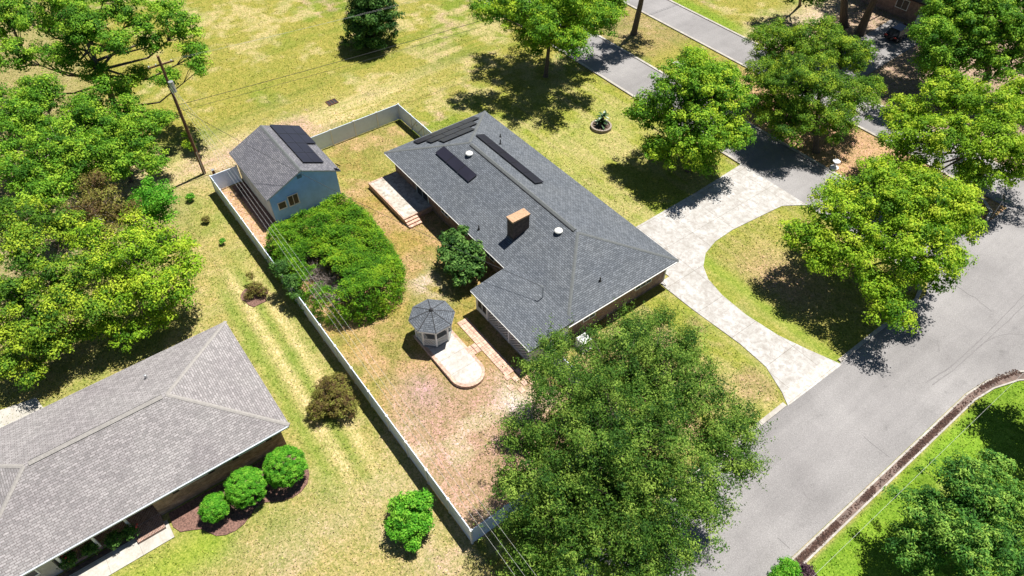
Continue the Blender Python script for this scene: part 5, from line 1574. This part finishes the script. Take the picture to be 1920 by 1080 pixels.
bush('seed3', 'seedling', 'small young shrub in the lawn outside the side fence, lowest of three', 'seedling', 'f_bright', 139, 'seedlings in a row outside the side fence', leaf=.1, per=18, dens=14, cr=(.08, .14), tr=.02)
bush('lr_green', 'low_shrub', 'low green shrub at the bottom edge beside the gutter', 'shrub', 'f_bright', 140, leaf=.1, per=36, dens=12, cr=(.12, .22), tr=.03)
bush('lr_purple', 'low_shrub', 'low purple leaved shrub at the bottom edge right of the green one', 'shrub', 'f_purple', 141, leaf=.1, per=36, dens=12, cr=(.12, .22), tr=.03)
for key, lab in (('ball1', 'largest clipped round bush by the tan brick wall, nearest the roof corner'), ('ball2', 'middle sized clipped round bush between two others in the mulch bed'), ('ball3', 'smallest clipped round bush, nearest the porch of the grey roofed house')):
    bush(key, 'clipped_bush', lab, 'bush', 'f_bright', 150 + len(lab), 'clipped round bushes in the mulch bed', leaf=.085, per=110, dens=6.0, cr=(.14, .2), drop=0, flat=.92, shell=.94, var=.22, twigs=0, sprig=.05)
for k, (key, fl, lab) in enumerate((('rose1', 4, 'low rose bush with several red blooms at the far left of the porch bed'), ('rose2', 0, 'low green rose bush in the porch bed, second from the left'), ('rose3', 0, 'leafy green rose bush in the porch bed, third from the left'), ('rose4', 2, 'low rose bush with pink blooms beside the porch step'))):
    r = bush(key, 'rose_bush', lab, 'bush', 'f_dark', 160 + k, 'rose bushes in front of the porch', leaf=.11, per=16, dens=14, cr=(.12, .22), tr=.02)
    rs = np.random.RandomState(70 + k)
    x, y, z, rr = TREE_DATA[key][1][0]
    for j in range(fl):
        c = (x + rs.normal() * rr * .5, y + rs.normal() * rr * .5, z + rr * rs.uniform(.5, .9))
        m_ = MB(); m_.lathe(c[0], c[1], [(.02, c[2] - .05), (.055, c[2]), (.06, c[2] + .04), (.03, c[2] + .07)], 7)
        m_.build('bloom', 'red', r, uv=False)

def sago():
    root = empty('sago_palm', (-44.35, 45.25, .2), 'spiky dark green sago palm growing in the round planter', 'palm')
    rs = np.random.RandomState(9)
    for part, (cx, cy, cz, n) in (('frond', (-44.35, 45.25, .55, 26)), ('frond', (-44.55, 45.6, 1.1, 16))):
        for k in range(n):
            a = 2 * math.pi * k / n * 2.4 + rs.uniform(-.1, .1)
            L_ = rs.uniform(.75, 1.1); el = rs.uniform(.15, 1.2)
            mb = MB()
            pts = []
            for j in range(6):
                t = j / 5
                pts.append(Vector((cx + math.cos(a) * L_ * t * math.cos(el), cy + math.sin(a) * L_ * t * math.cos(el), cz + L_ * (t * math.sin(el) * 1.1 - .45 * t * t))))
            s = Vector((-math.sin(a), math.cos(a), 0))
            for j in range(5):
                w0, w1 = .12 * math.sin(.5 + j / 5 * 2.5), .12 * math.sin(.5 + (j + 1) / 5 * 2.5)
                up_ = Vector((0, 0, .03))
                mb.quad(pts[j], pts[j + 1], pts[j + 1] + s * w1 + up_, pts[j] + s * w0 + up_)
                mb.quad(pts[j + 1], pts[j], pts[j] - s * w0 + up_, pts[j + 1] - s * w1 + up_)
            mb.build('frond', M['frond'], root, uv=False)
    MB().tube([(-44.35, 45.25, .2), (-44.5, 45.5, 1.05)], [.2, .14], 10).build('trunk', 'bark', root)
M['frond'] = plain('sago_frond', (0.035, 0.09, 0.025, 1), .4, var=.4)
sago()

tree('top_shade_caster', 'oak_tree', 'unseen spreading oak above the top edge, added to shade the black car', 'tree', 'f_oak', 116, .4, leaf=.26, per=40, dens=2.6, drop=.2)  # crown out of view, added to cast shade over driveway and brown house
